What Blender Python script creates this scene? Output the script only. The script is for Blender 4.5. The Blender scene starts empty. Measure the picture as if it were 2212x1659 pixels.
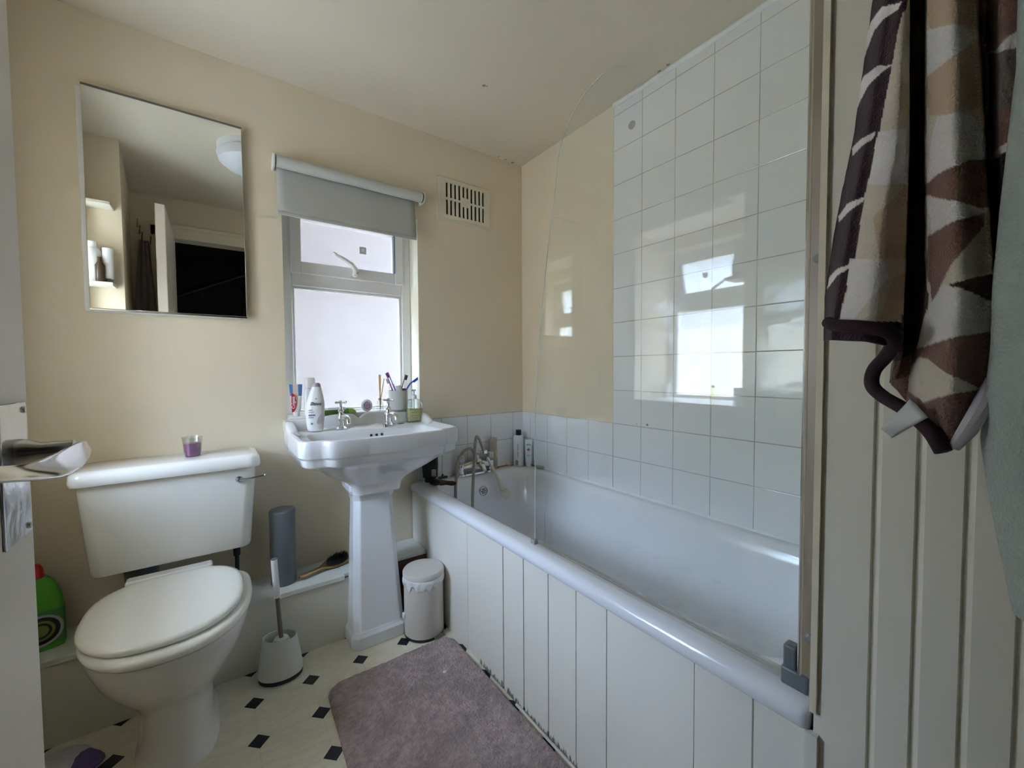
import bpy, bmesh, math, random
from mathutils import Vector, Matrix, noise
random.seed(7)
S = bpy.context.scene
PI = math.pi
sin, cos, rad = math.sin, math.cos, math.radians

# ------------------------------------------------------------------ camera
F, YAW, PITCH, ROLL = 884.204, rad(36.00377), rad(-2.12403), rad(-0.37685)
CAM = Vector((-1.45618, -1.89765, 1.08835))
_f = Vector((sin(YAW)*cos(PITCH), cos(YAW)*cos(PITCH), sin(PITCH)))
_r0 = Vector((cos(YAW), -sin(YAW), 0)); _u0 = _r0.cross(_f)
_r = cos(ROLL)*_r0 + sin(ROLL)*_u0
_u = -sin(ROLL)*_r0 + cos(ROLL)*_u0
cd = bpy.data.cameras.new('camera'); cam = bpy.data.objects.new('camera', cd)
S.collection.objects.link(cam)
cd.sensor_width = 36; cd.lens = F/2212*36; cd.clip_start = 0.02; cd.clip_end = 200
cam.matrix_world = Matrix(((_r.x, _u.x, -_f.x, CAM.x), (_r.y, _u.y, -_f.y, CAM.y), (_r.z, _u.z, -_f.z, CAM.z), (0, 0, 0, 1)))
S.camera = cam
def at(u, v, ax, val):
    d = _f*F + _r*(u-1106) - _u*(v-829.5)
    i = 'xyz'.index(ax)
    return CAM + d*((val-CAM[i])/d[i])

# ------------------------------------------------------------------ view, world, lights
S.view_settings.view_transform = 'Standard'; S.view_settings.look = 'None'
S.view_settings.gamma = 1; S.view_settings.use_curve_mapping = False
S.view_settings.exposure = 1.12
S.cycles.adaptive_threshold = .03; S.cycles.diffuse_bounces = 6; S.cycles.max_bounces = 12; S.cycles.transparent_max_bounces = 16
S.cycles.caustics_reflective = False; S.cycles.caustics_refractive = False
S.cycles.sample_clamp_indirect = 12
W = bpy.data.worlds.new('sky'); S.world = W; W.use_nodes = True
nt = W.node_tree; nt.nodes.clear()
o_ = nt.nodes.new('ShaderNodeOutputWorld'); b_ = nt.nodes.new('ShaderNodeBackground')
tc = nt.nodes.new('ShaderNodeTexCoord'); sp = nt.nodes.new('ShaderNodeSeparateXYZ'); cr = nt.nodes.new('ShaderNodeValToRGB')
nt.links.new(tc.outputs['Generated'], sp.inputs[0]); nt.links.new(sp.outputs['Z'], cr.inputs[0])
cr.color_ramp.elements[0].position = 0.0; cr.color_ramp.elements[0].color = (.10, .09, .07, 1)
cr.color_ramp.elements[1].position = 1.0; cr.color_ramp.elements[1].color = (.68, .82, 1.0, 1)
for q_, c_ in ((.015, (.075, .085, .095, 1)), (.24, (.085, .115, .15, 1)), (.42, (.55, .745, 1.10, 1))):
    e = cr.color_ramp.elements.new(q_); e.color = c_
nt.links.new(cr.outputs[0], b_.inputs[0]); b_.inputs[1].default_value = 26
nt.links.new(b_.outputs[0], o_.inputs[0])
sun = bpy.data.lights.new('sun', 'SUN'); sun.energy = 2.2; sun.angle = rad(2); sun.color = (1, .90, .74)
so = bpy.data.objects.new('sun', sun); S.collection.objects.link(so)
so.rotation_euler = Vector((-.82, .18, -.62)).to_track_quat('-Z', 'Y').to_euler()
def portal(loc, rot, sx, sy):
    l = bpy.data.lights.new('window_portal', 'AREA'); l.shape = 'RECTANGLE'; l.size = sx; l.size_y = sy
    l.cycles.is_portal = True
    o = bpy.data.objects.new('window_portal', l); S.collection.objects.link(o); o.location = loc; o.rotation_euler = rot
portal((-.93, .16, 1.35), (-PI/2, 0, 0), .56, .94)
portal((-2.37, -.59, 1.35), (0, -PI/2, 0), .94, .58)

# ------------------------------------------------------------------ materials
MATS = {}
def mat(name, col, rough=.5, metal=0, bump=0, bscale=60, spec=.5, vary=0, vscale=6, coat=0, alpha=1, sub=0, trans=0, bdist=.002, sheen=0):
    if name in MATS: return MATS[name]
    m = bpy.data.materials.new(name); m.use_nodes = True; MATS[name] = m
    n = m.node_tree; p = n.nodes['Principled BSDF']; L = n.links
    p.inputs['Base Color'].default_value = (*col, 1); p.inputs['Roughness'].default_value = rough
    p.inputs['Metallic'].default_value = metal; p.inputs['Specular IOR Level'].default_value = spec
    p.inputs['Coat Weight'].default_value = coat; p.inputs['Alpha'].default_value = alpha
    p.inputs['Subsurface Weight'].default_value = sub; p.inputs['Transmission Weight'].default_value = trans
    p.inputs['Sheen Weight'].default_value = sheen
    co = n.nodes.new('ShaderNodeTexCoord')
    if bump:
        nz = n.nodes.new('ShaderNodeTexNoise'); nz.inputs['Scale'].default_value = bscale; nz.inputs['Detail'].default_value = 4
        bp = n.nodes.new('ShaderNodeBump'); bp.inputs['Strength'].default_value = bump; bp.inputs['Distance'].default_value = bdist
        L.new(co.outputs['Object'], nz.inputs['Vector']); L.new(nz.outputs['Fac'], bp.inputs['Height']); L.new(bp.outputs[0], p.inputs['Normal'])
    if vary:
        nz = n.nodes.new('ShaderNodeTexNoise'); nz.inputs['Scale'].default_value = vscale; nz.inputs['Detail'].default_value = 5
        mx = n.nodes.new('ShaderNodeMix'); mx.data_type = 'RGBA'
        mx.inputs['A'].default_value = (*[c*(1-vary) for c in col], 1); mx.inputs['B'].default_value = (*[min(1, c*(1+vary)) for c in col], 1)
        L.new(co.outputs['Object'], nz.inputs['Vector']); L.new(nz.outputs['Fac'], mx.inputs['Factor']); L.new(mx.outputs['Result'], p.inputs['Base Color'])
    return m
class NG:      # small node-graph helper
    def __init__(s, m): s.n = m.node_tree.nodes; s.l = m.node_tree.links; s.m = m
    def v(s, x, sock):
        if isinstance(x, (int, float)): sock.default_value = x
        elif isinstance(x, tuple): sock.default_value = (*x, 1) if len(sock.default_value) == 4 and len(x) == 3 else x
        else: s.l.new(x, sock)
    def math(s, op, a, b=0, c=0, clamp=False):
        k = s.n.new('ShaderNodeMath'); k.operation = op; k.use_clamp = clamp
        s.v(a, k.inputs[0]); s.v(b, k.inputs[1]); s.v(c, k.inputs[2]); return k.outputs[0]
    def mix(s, f, a, b):
        k = s.n.new('ShaderNodeMix'); k.data_type = 'RGBA'
        s.v(f, k.inputs['Factor']); s.v(a, k.inputs['A']); s.v(b, k.inputs['B']); return k.outputs['Result']
    def pos(s):
        k = s.n.new('ShaderNodeTexCoord'); q = s.n.new('ShaderNodeSeparateXYZ'); s.l.new(k.outputs['Object'], q.inputs[0])
        s.co = k.outputs['Object']; return q.outputs
    def noise(s, scale, detail=3, vec=None, rough=.5):
        k = s.n.new('ShaderNodeTexNoise'); k.inputs['Scale'].default_value = scale; k.inputs['Detail'].default_value = detail
        k.inputs['Roughness'].default_value = rough
        s.l.new(vec or s.co, k.inputs['Vector']); return k.outputs['Fac']
    def scaled(s, v3):
        k = s.n.new('ShaderNodeVectorMath'); k.operation = 'MULTIPLY'; s.l.new(s.co, k.inputs[0]); k.inputs[1].default_value = v3; return k.outputs[0]
    def bump(s, h, st=.5, d=.002):
        k = s.n.new('ShaderNodeBump'); k.inputs['Strength'].default_value = st; k.inputs['Distance'].default_value = d
        s.l.new(h, k.inputs['Height']); s.l.new(k.outputs[0], s.n['Principled BSDF'].inputs['Normal'])
    def col(s, c): s.v(c, s.n['Principled BSDF'].inputs['Base Color'])
    def line(s, coord, off, step, w):    # 1 near the lines coord = off + k*step
        a = s.math('DIVIDE', s.math('SUBTRACT', coord, off), step)
        fr = s.math('FRACT', s.math('ADD', a, 100.5))
        d = s.math('MULTIPLY', s.math('ABSOLUTE', s.math('SUBTRACT', fr, .5)), step)
        return s.math('SUBTRACT', 1, s.math('DIVIDE', d, w, clamp=True), clamp=True)

WALLC = (.79, .69, .525)
m_wall = mat('cream_paint', WALLC, .62, bump=.25, bscale=90, vary=.035, vscale=2.5)
m_ceil = mat('ceiling_paint', (.74, .665, .525), .75, bump=.25, bscale=70)
m_cream2 = mat('cream_gloss_paint', (.80, .72, .56), .32, bump=.1, bscale=50)
m_white = mat('white_gloss_paint', (.80, .79, .76), .3, bump=.08, bscale=40)
m_pvc = mat('white_pvc', (.80, .79, .78), .28)
m_cer = mat('white_ceramic', (.80, .80, .805), .09, coat=.3)
m_cist = mat('cistern_ceramic', (.82, .80, .745), .14, coat=.3)
m_pan = mat('pan_ceramic', (.80, .765, .735), .14, coat=.3)
m_seat = mat('seat_plastic', (.90, .885, .82), .22)
m_acr = mat('bath_acrylic', (.84, .85, .88), .13, coat=.2)
m_chrome = mat('chrome', (.80, .80, .81), .10, metal=1)
m_dchrome = mat('worn_chrome', (.50, .49, .48), .22, metal=1, bump=.15, bscale=30)
m_alu = mat('polished_aluminium', (.74, .72, .70), .18, metal=1)
m_black = mat('black_plastic', (.012, .012, .014), .28)
m_dark = mat('dark_rubber', (.03, .03, .032), .6)
m_grey = mat('grey_plastic', (.15, .165, .18), .35)
m_brown = mat('raw_brown_wood', (.13, .06, .035), .6, vary=.3, vscale=30)
m_wp = mat('white_plastic', (.82, .82, .80), .35)

# tiles
def tile_mat(name, axis, off, zoff, col=(.83, .84, .845)):
    m = mat(name, col, .10); g = NG(m); p = g.pos()
    h = g.line(p[axis], off, .15, .0022); z = g.line(p['Z'], zoff, .15, .0022)
    gl = g.math('MAXIMUM', h, z)
    nz = g.noise(4, 2)
    g.col(g.mix(g.math('MULTIPLY', gl, g.math('ADD', g.math('MULTIPLY', g.noise(9, 2), 1.1), .25), clamp=True), col, (.33, .28, .20)))
    wav = g.noise(14, 1.5)
    g.bump(g.math('SUBTRACT', g.math('MULTIPLY', wav, 1.0), gl), .35, .0038)
    return m
m_tile_r = tile_mat('tiles_right', 'Y', -.675, .84)
m_tile_b = tile_mat('tiles_back', 'X', -.227, .84)

# frosted window pane: partly clear, partly scattering
def pane_mat(name, frac, c1=(1, 1, 1), sc=9):
    m = bpy.data.materials.new(name); m.use_nodes = True; n = m.node_tree; n.nodes.clear()
    o = n.nodes.new('ShaderNodeOutputMaterial'); mx = n.nodes.new('ShaderNodeMixShader')
    t = n.nodes.new('ShaderNodeBsdfTransparent'); d = n.nodes.new('ShaderNodeBsdfTranslucent')
    co = n.nodes.new('ShaderNodeTexCoord'); nz = n.nodes.new('ShaderNodeTexNoise'); nz.inputs['Scale'].default_value = sc; nz.inputs['Detail'].default_value = 6
    nz.inputs['Distortion'].default_value = 1.5
    mr = n.nodes.new('ShaderNodeMapRange'); mr.inputs['From Min'].default_value = .3; mr.inputs['From Max'].default_value = .7
    mr.inputs['To Min'].default_value = frac*.75; mr.inputs['To Max'].default_value = frac*1.25
    n.links.new(co.outputs['Object'], nz.inputs['Vector']); n.links.new(nz.outputs['Fac'], mr.inputs['Value']); n.links.new(mr.outputs[0], mx.inputs[0])
    d.inputs[0].default_value = (*c1, 1)
    n.links.new(t.outputs[0], mx.inputs[1]); n.links.new(d.outputs[0], mx.inputs[2]); n.links.new(mx.outputs[0], o.inputs[0])
    return m
m_pane = pane_mat('frosted_glass', .12, (.9, .9, .92))
m_pane2 = pane_mat('frosted_glass_side', .25, (.95, .97, 1))
def clear_glass(name, tint=(.985, 1, .99), refl=1.0, rough=.0):
    m = bpy.data.materials.new(name); m.use_nodes = True; n = m.node_tree; n.nodes.clear()
    o = n.nodes.new('ShaderNodeOutputMaterial'); mx = n.nodes.new('ShaderNodeMixShader')
    t = n.nodes.new('ShaderNodeBsdfTransparent'); t.inputs[0].default_value = (*tint, 1)
    gl = n.nodes.new('ShaderNodeBsdfGlossy'); gl.inputs['Roughness'].default_value = rough
    lw = n.nodes.new('ShaderNodeLayerWeight'); lw.inputs[0].default_value = .5
    a = n.nodes.new('ShaderNodeMath'); a.operation = 'POWER'; a.inputs[1].default_value = 4.5
    b = n.nodes.new('ShaderNodeMath'); b.operation = 'MULTIPLY_ADD'; b.inputs[1].default_value = .95*refl; b.inputs[2].default_value = .045*refl
    n.links.new(lw.outputs['Facing'], a.inputs[0]); n.links.new(a.outputs[0], b.inputs[0]); n.links.new(b.outputs[0], mx.inputs[0])
    n.links.new(t.outputs[0], mx.inputs[1]); n.links.new(gl.outputs[0], mx.inputs[2]); n.links.new(mx.outputs[0], o.inputs[0])
    return m
m_glass = clear_glass('clear_glass')
m_glass_edge = mat('glass_edge', (.86, .90, .87), .25, alpha=.55)
m_gel = clear_glass('clear_plastic', (.90, .92, .91), 1.6, .08)
m_yel = clear_glass('yellow_liquid', (.90, .90, .70), .7, .05)

# ------------------------------------------------------------------ mesh helpers
class Bm:
    def __init__(s): s.v = []; s.f = []
    def box(s, x0, x1, y0, y1, z0, z1, M=None):
        b = len(s.v); P = [(x, y, z) for z in (z0, z1) for y in (y0, y1) for x in (x0, x1)]
        s.v += [tuple(M @ Vector(p)) for p in P] if M else P
        s.f += [tuple(b+i for i in q) for q in ((0, 2, 3, 1), (4, 5, 7, 6), (0, 1, 5, 4), (2, 6, 7, 3), (0, 4, 6, 2), (1, 3, 7, 5))]
        return s
    def loft(s, rings, cap0=True, cap1=True, closed=True, M=None):
        b = len(s.v); n = len(rings[0])
        for r in rings: s.v += [tuple(M @ Vector(p)) if M else tuple(p) for p in r]
        for i in range(len(rings)-1):
            for j in range(n if closed else n-1):
                k = (j+1) % n
                s.f.append((b+i*n+j, b+i*n+k, b+(i+1)*n+k, b+(i+1)*n+j))
        if cap0: s.f.append(tuple(b+j for j in reversed(range(n))))
        if cap1: s.f.append(tuple(b+(len(rings)-1)*n+j for j in range(n)))
        return s
    def lathe(s, prof, n=32, c=(0, 0, 0), M=None, sx=1, sy=1, cap0=True, cap1=True):
        R = [[(c[0]+r*sx*cos(2*PI*j/n), c[1]+r*sy*sin(2*PI*j/n), c[2]+z) for j in range(n)] for r, z in prof]
        return s.loft(R, cap0, cap1, M=M)
    def tube(s, pts, r, n=10, caps=True):
        pts = [Vector(p) for p in pts]; rs = r if isinstance(r, (list, tuple)) else [r]*len(pts)
        t = [(pts[min(i+1, len(pts)-1)]-pts[max(i-1, 0)]).normalized() for i in range(len(pts))]
        up = Vector((0, 0, 1)) if abs(t[0].z) < .9 else Vector((1, 0, 0))
        a = t[0].cross(up).normalized(); R = []
        for i, p in enumerate(pts):
            a = (a - t[i]*a.dot(t[i])).normalized(); b = t[i].cross(a)
            R.append([p + rs[i]*(cos(2*PI*j/n)*a + sin(2*PI*j/n)*b) for j in range(n)])
        return s.loft(R, caps, caps)
    def prism(s, poly, z0, z1, M=None):      # poly in xy, extruded in z
        return s.loft([[(x, y, z0) for x, y in poly], [(x, y, z1) for x, y in poly]], M=M)
    def sphere(s, c, r, n=16, sx=1, sy=1, sz=1):
        pr = [(max(1e-5, r*sin(PI*i/(n//2))), -r*cos(PI*i/(n//2))*sz) for i in range(n//2+1)]
        return s.lathe(pr, n, c, sx=sx, sy=sy)
    def grid(s, P):
        b = len(s.v); n = len(P[0])
        for r in P: s.v += [tuple(p) for p in r]
        for i in range(len(P)-1):
            for j in range(n-1): s.f.append((b+i*n+j, b+i*n+j+1, b+(i+1)*n+j+1, b+(i+1)*n+j))
        return s
def make(name, B, m, parent=None, smooth=35, bevel=0, seg=2, loc=None, rot=None, sub=0, solid=0):
    me = bpy.data.meshes.new(name); me.from_pydata([tuple(p) for p in B.v], [], B.f); me.update()
    bm = bmesh.new(); bm.from_mesh(me); bmesh.ops.recalc_face_normals(bm, faces=bm.faces) if not solid else None; bm.to_mesh(me); bm.free()
    me.materials.append(m)
    if smooth:
        me.polygons.foreach_set('use_smooth', [True]*len(me.polygons)); me.set_sharp_from_angle(angle=rad(smooth))
    o = bpy.data.objects.new(name, me); S.collection.objects.link(o)
    if parent: o.parent = parent
    if loc: o.location = loc
    if rot: o.rotation_euler = rot
    if solid:
        k = o.modifiers.new('thick', 'SOLIDIFY'); k.thickness = solid; k.offset = 0
    if bevel:
        k = o.modifiers.new('bevel', 'BEVEL'); k.width = bevel; k.segments = seg; k.limit_method = 'ANGLE'; k.angle_limit = rad(40)
    if sub:
        k = o.modifiers.new('sub', 'SUBSURF'); k.levels = sub; k.render_levels = sub
    return o
def tag(o, label, cat, group=None, kind=None):
    o['label'] = label; o['category'] = cat
    if group: o['group'] = group
    if kind: o['kind'] = kind
    return o
def thing(name, label, cat, loc=(0, 0, 0), rz=0, group=None):
    o = bpy.data.objects.new(name, None); S.collection.objects.link(o); o.empty_display_size = .05
    o.location = loc; o.rotation_euler = (0, 0, rz) if not isinstance(rz, tuple) else rz
    return tag(o, label, cat, group)
def struct(name, B, m, parent=None, label=None, cat=None, **k):
    o = make(name, B, m, parent, **k)
    if not parent:
        o['kind'] = 'structure'
        if label: o['label'] = label
        if cat: o['category'] = cat
    return o
def sroot(name, label, cat, loc=(0, 0, 0)):
    o = thing(name, label, cat, loc); o['kind'] = 'structure'; return o
def text(s, size, m, parent, loc, rot, ext=.0002, shear=0, align='CENTER', name='lettering', bold=0):
    c = bpy.data.curves.new('t', 'FONT'); c.body = s; c.size = size; c.extrude = ext; c.shear = shear; c.align_x = align; c.align_y = 'CENTER'; c.offset = bold
    t = bpy.data.objects.new('t', c); S.collection.objects.link(t)
    dg = bpy.context.evaluated_depsgraph_get(); me = bpy.data.meshes.new_from_object(t.evaluated_get(dg)); bpy.data.objects.remove(t)
    me.materials.clear(); me.materials.append(m)
    o = bpy.data.objects.new(name, me); S.collection.objects.link(o); o.parent = parent; o.location = loc; o.rotation_euler = rot
    return o
def rrect(hx, hy, r, n=6, cx=0, cy=0, z=0):
    P = []
    for a0, sx, sy in ((0, 1, 1), (90, -1, 1), (180, -1, -1), (270, 1, -1)):
        for i in range(n+1):
            a = rad(a0+90*i/n); P.append((cx+sx*(hx-r)+r*cos(a), cy+sy*(hy-r)+r*sin(a), z))
    return P
def wall_holes(axis, c0, c1, a0, a1, z0, z1, holes):
    """box wall whose normal axis is `axis` between c0..c1, spanning a0..a1 and z0..z1, with rectangular holes"""
    B = Bm(); A = sorted({a0, a1, *[h[0] for h in holes], *[h[1] for h in holes]}); Z = sorted({z0, z1, *[h[2] for h in holes], *[h[3] for h in holes]})
    for i in range(len(A)-1):
        for j in range(len(Z)-1):
            am, zm = (A[i]+A[i+1])/2, (Z[j]+Z[j+1])/2
            if any(h[0] < am < h[1] and h[2] < zm < h[3] for h in holes): continue
            if axis == 'y': B.box(A[i], A[i+1], c0, c1, Z[j], Z[j+1])
            else: B.box(c0, c1, A[i], A[i+1], Z[j], Z[j+1])
    return B

# ------------------------------------------------------------------ room shell
H = 2.246; XL = -1.95; YR = -1.75
m_floor = mat('vinyl_floor', (.62, .55, .40), .33); g = NG(m_floor); p = g.pos()
def cell(c, off, st):
    return g.math('MULTIPLY', g.math('ABSOLUTE', g.math('SUBTRACT', g.math('FRACT', g.math('ADD', g.math('DIVIDE', g.math('SUBTRACT', c, off), st), 100.5)), .5)), st)
dx, dy = cell(p['X'], -.8715, .1693), cell(p['Y'], -.3455, .1705)
dia = g.math('LESS_THAN', g.math('ADD', dx, dy), .0285)
vein = g.noise(7, 6, g.scaled((1, 2.5, 1)), .65)
streak = g.math('SUBTRACT', 1, g.math('MULTIPLY', g.math('ABSOLUTE', g.math('SUBTRACT', vein, .5)), 14), clamp=True)
base = g.mix(g.math('MULTIPLY', streak, .35), (.84, .785, .635), (.62, .54, .39))
base = g.mix(g.math('MULTIPLY', g.noise(2.5, 3), .35), base, (.68, .60, .44))
lines = g.math('MULTIPLY', g.math('MAXIMUM', g.line(p['X'], -.8715, .1693, .0018), g.line(p['Y'], -.3455, .1705, .0018)), .18)
base = g.mix(lines, base, (.35, .29, .2))
g.col(g.mix(dia, base, (.016, .016, .02)))
struct('floor', Bm().box(XL-.5, .2, -3.3, .2, -.1, 0), m_floor, label='cream vinyl floor with small black diamonds', cat='floor')

B = Bm().box(XL-.5, .2, -3.3, .2, H, H+.15)
g = NG(m_ceil); p = g.pos(); spots = 0
cc = (.74, .665, .525)
base = cc
for sx, sy, r in ((-.533, -.445, .007), (-.520, -.449, .004), (-.018, -.911, .006), (-.022, -.953, .007), (-.07, -.010, .009), (-.12, -.012, .006), (-.17, -.014, .005)):
    d = g.math('SQRT', g.math('ADD', g.math('POWER', g.math('SUBTRACT', p['X'], sx), 2), g.math('POWER', g.math('SUBTRACT', p['Y'], sy), 2)))
    d = g.math('ADD', d, g.math('MULTIPLY', g.math('SUBTRACT', g.noise(160, 2), .5), .012))
    base = g.mix(g.math('MULTIPLY', g.math('LESS_THAN', d, r), .75), base, (.17, .13, .09))
g.col(base)
struct('ceiling', B, m_ceil, label='pale cream painted ceiling with a few dark specks', cat='ceiling')

struct('wall_back', wall_holes('y', 0, .2, XL, .2, -.1, H, [(-1.22, -.64, .89, 1.82)]), m_wall, label='cream painted wall holding the window, mirror and vent', cat='wall')
struct('wall_right', Bm().box(0, .2, -3.3, 0, -.1, H), m_wall, label='cream painted wall beside the bath', cat='wall')
LWB = wall_holes('x', -2.45, -2.20, -3.3, .2, -.1, H, [(-.88, -.30, .89, 1.82)])
LW2 = wall_holes('x', -2.20, XL, -3.3, .2, -.1, H, [(-.95, -.30, .89, 1.90)]); nb = len(LWB.v); LWB.v += LW2.v; LWB.f += [tuple(i+nb for i in q) for q in LW2.f]
struct('wall_left', LWB.prism([(XL, -1.0), (-1.812, -1.0), (-1.868, YR), (XL, YR)], -.1, H), m_wall, label='cream painted left wall with the second window', cat='wall')
struct('wall_rear', wall_holes('y', YR-.1, YR, XL, -.69, -.1, H, [(-1.70, -.69, -.1, 1.98)]), m_wall, label='cream painted wall around the doorway', cat='wall')
# grooved partition closing the bath's near end
m_part = mat('partition_paint', (.84, .80, .68), .38, bump=.12, bscale=45)
B = Bm(); pr = [(0, -3.3), (0, -1.662), (-.684, -1.662), (-.69, -1.664)]
y = -1.664
for gy in [-1.734-.0448*k for k in range(24)]:
    pr += [(-.69, gy+.0052), (-.685, gy+.0040), (-.685, gy+.0000), (-.69, gy-.0052)]
pr.append((-.69, -3.3))
B.prism(pr, -.1, H)
struct('wall_partition', B, m_part, label='cream grooved board partition beside the bath end', cat='wall', smooth=0)
struct('trim_1', Bm().box(-.697, -.668, -1.669, -1.660, .535, H), m_cream2, label='thin cream corner bead on the partition edge', cat='trim')
struct('trim_2', Bm().box(-.700, -.688, -1.672, -1.655, 0, .50), mat('old_caulk', (.78, .75, .66), .5, bump=.5, bscale=80), label='white vertical strip at the near end of the bath panel', cat='trim')
# hallway beyond the doorway: its lack of light is put into near-black wall colour
m_hall = mat('hall_darkness', (.05, .042, .035), .8)
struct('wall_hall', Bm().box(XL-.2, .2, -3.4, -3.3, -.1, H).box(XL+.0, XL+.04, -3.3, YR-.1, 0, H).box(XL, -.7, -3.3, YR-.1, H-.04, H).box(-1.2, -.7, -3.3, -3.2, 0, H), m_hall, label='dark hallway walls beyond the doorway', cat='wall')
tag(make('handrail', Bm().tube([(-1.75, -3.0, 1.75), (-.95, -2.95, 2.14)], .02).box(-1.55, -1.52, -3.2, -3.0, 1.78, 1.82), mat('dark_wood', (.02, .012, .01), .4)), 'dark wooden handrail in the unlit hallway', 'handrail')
dt = Bm()
dt.box(-1.77, -1.70, YR, YR+.018, 0, 2.05).box(-1.77, -.69, YR, YR+.018, 1.98, 2.07).box(-1.77, -.69, YR+.018, YR+.026, 2.045, 2.07).box(-1.712, -1.699, YR-.1, YR, 0, 1.98)
struct('trim_3', dt, m_cream2, label='cream moulded door frame around the dark doorway', cat='trim', bevel=.003)

# tiled areas (standing 6 mm proud)
yt = -.675
B = Bm().box(-.006, -.0002, -1.661, yt, .50, H-.001).box(-.006, -.0002, yt, -.006, .50, .84)
struct('wall_tiles_right', B, m_tile_r, label='white square wall tiles along the bath', cat='tiles', bevel=.0015)
struct('wall_tiles_back', Bm().box(-.655, -.0002, -.006, -.0002, .50, .84).box(-.655, -.006, -.0075, -.0002, .838, .843), m_tile_b, label='row of white tiles behind the bath taps', cat='tiles', bevel=.0015)
m_caulk = mat('caulk', (.82, .83, .83), .5, bump=.8, bscale=60, bdist=.004, vary=.15, vscale=20)
pts = [(-.008, y, .541+.002*noise.noise((y*20, 0, 0))) for y in [-.01-.02*i for i in range(83)]]
B = Bm().tube(pts, .007, 6).tube([(x, -.008, .541) for x in (-.01, -.3, -.64)], .006, 6)
pts = [(-.004, y, H-.008+.006*noise.noise((y*14, 3, 0))) for y in [yt-.02*i for i in range(50)]]
B.tube(pts, .013, 6)
struct('trim_4', B, m_caulk, label='uneven white sealant along the tile edges', cat='trim')

# ------------------------------------------------------------------ windows
m_latch = mat('latch_plastic', (.78, .775, .75), .35)
def window(n, M, label, pane, opened=0.0, w=.58):
    """local: x across, y outward (0 = inner wall face), z up; opening 0..w by .89..1.82"""
    r = sroot('window_%d' % n, label, 'window'); r.matrix_world = M
    def P(B): return B
    y0, y1 = .10, .16
    f = Bm()
    f.box(0, .045, y0, y1, .89, 1.82).box(w-.045, w, y0, y1, .89, 1.82).box(.045, w-.045, y0, y1, .875, .905).box(.045, w-.045, y0, y1, 1.78, 1.82).box(.045, w-.045, y0, y1, 1.455, 1.515)
    make('window_frame', f, m_pvc, r, bevel=.004)
    b = Bm()
    b.box(.045, .055, y0+.008, y0+.03, .905, 1.455).box(w-.058, w-.045, y0+.008, y0+.03, .905, 1.455).box(.055, w-.058, y0+.008, y0+.03, 1.443, 1.455).box(.055, w-.058, y0+.008, y0+.03, .905, .914)
    make('glazing_bead', b, m_pvc, r, bevel=.003)
    make('pane', Bm().box(.05, w-.05, y0+.032, y0+.036, .905, 1.455), pane, r)
    s = bpy.data.objects.new('sash', None)
    S2 = Bm()
    a0, a1, z0, z1 = .040, w-.040, 1.508, 1.788
    q = .043
    S2.box(a0, a0+q, 0, .05, z0-1.788, 0).box(a1-q, a1, 0, .05, z0-1.788, 0).box(a0+q, a1-q, 0, .05, z0-1.788, z0+q+.010-1.788).box(a0+q, a1-q, 0, .05, -q, 0)
    so_ = make('sash', S2, m_pvc, r, bevel=.004, loc=(0, y0-.012, 1.788), rot=(opened, 0, 0))
    make('pane', Bm().box(a0+q, a1-q, .02, .024, z0+q+.01-1.788, -q), pane, so_)
    gsk = Bm().box(a1-q-.0025, a1-q+.001, -.001, .022, z0+q+.01-1.788, -q)
    make('gasket', gsk, mat('gasket_grey', (.10, .13, .2), .4), so_)

    make('vent_sticker', Bm().box(.335, .365, .017, .0195, -.150, -.118), mat('grey_sticker', (.55, .53, .55), .5), so_)
    make('sticker_dot', Bm().lathe([(.008, 0), (.008, .001)], 16, M=Matrix.Translation((.35, .0168, -.134)) @ Matrix.Rotation(PI/2, 4, 'X')), m_wp, so_)
    # stay handle
    h = Bm().lathe([(.012, 0), (.012, .012), (.010, .016)], 16, M=Matrix.Translation((.305, -.002, -.257)) @ Matrix.Rotation(PI/2, 4, 'X'))
    h.tube([(.305, -.020, -.258), (.30, -.030, -.240), (.283, -.035, -.220), (.255, -.038, -.205), (.225, -.040, -.192), (.205, -.040, -.180)], [.013, .012, .010, .008, .007, .005], 10)
    lo = make('latch', h, m_latch, so_)
    make('lock_button', Bm().lathe([(.007, 0), (.007, .004)], 12, M=Matrix.Translation((.305, -.030, -.252)) @ Matrix.Rotation(PI/2, 4, 'X')), mat('brown_button', (.13, .07, .06), .5), lo)
    return r

w1 = window(1, Matrix.Translation((-1.22, 0, 0)), 'white frosted window behind the washbasin, half under the blind', m_pane)
make('window_sill', Bm().box(.0, .58, -.0008, .105, .876, .896), m_white, w1, bevel=.004)
make('reveal', Bm().box(.5795, .585, .002, .10, .896, 1.82).box(-.005, .0005, .002, .10, .896, 1.82), mat('reveal_paint', (.83, .81, .70), .45), w1)
w2 = window(2, Matrix.Translation((-2.20, -.88, 0)) @ Matrix.Rotation(PI/2, 4, 'Z'), 'white window in the left wall seen mirrored in the shower screen', m_pane2, opened=rad(14), w=.58)
make('window_sill', Bm().box(-.12, .58, -.26, .105, .880, .896), m_white, w2, bevel=.004)

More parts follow.
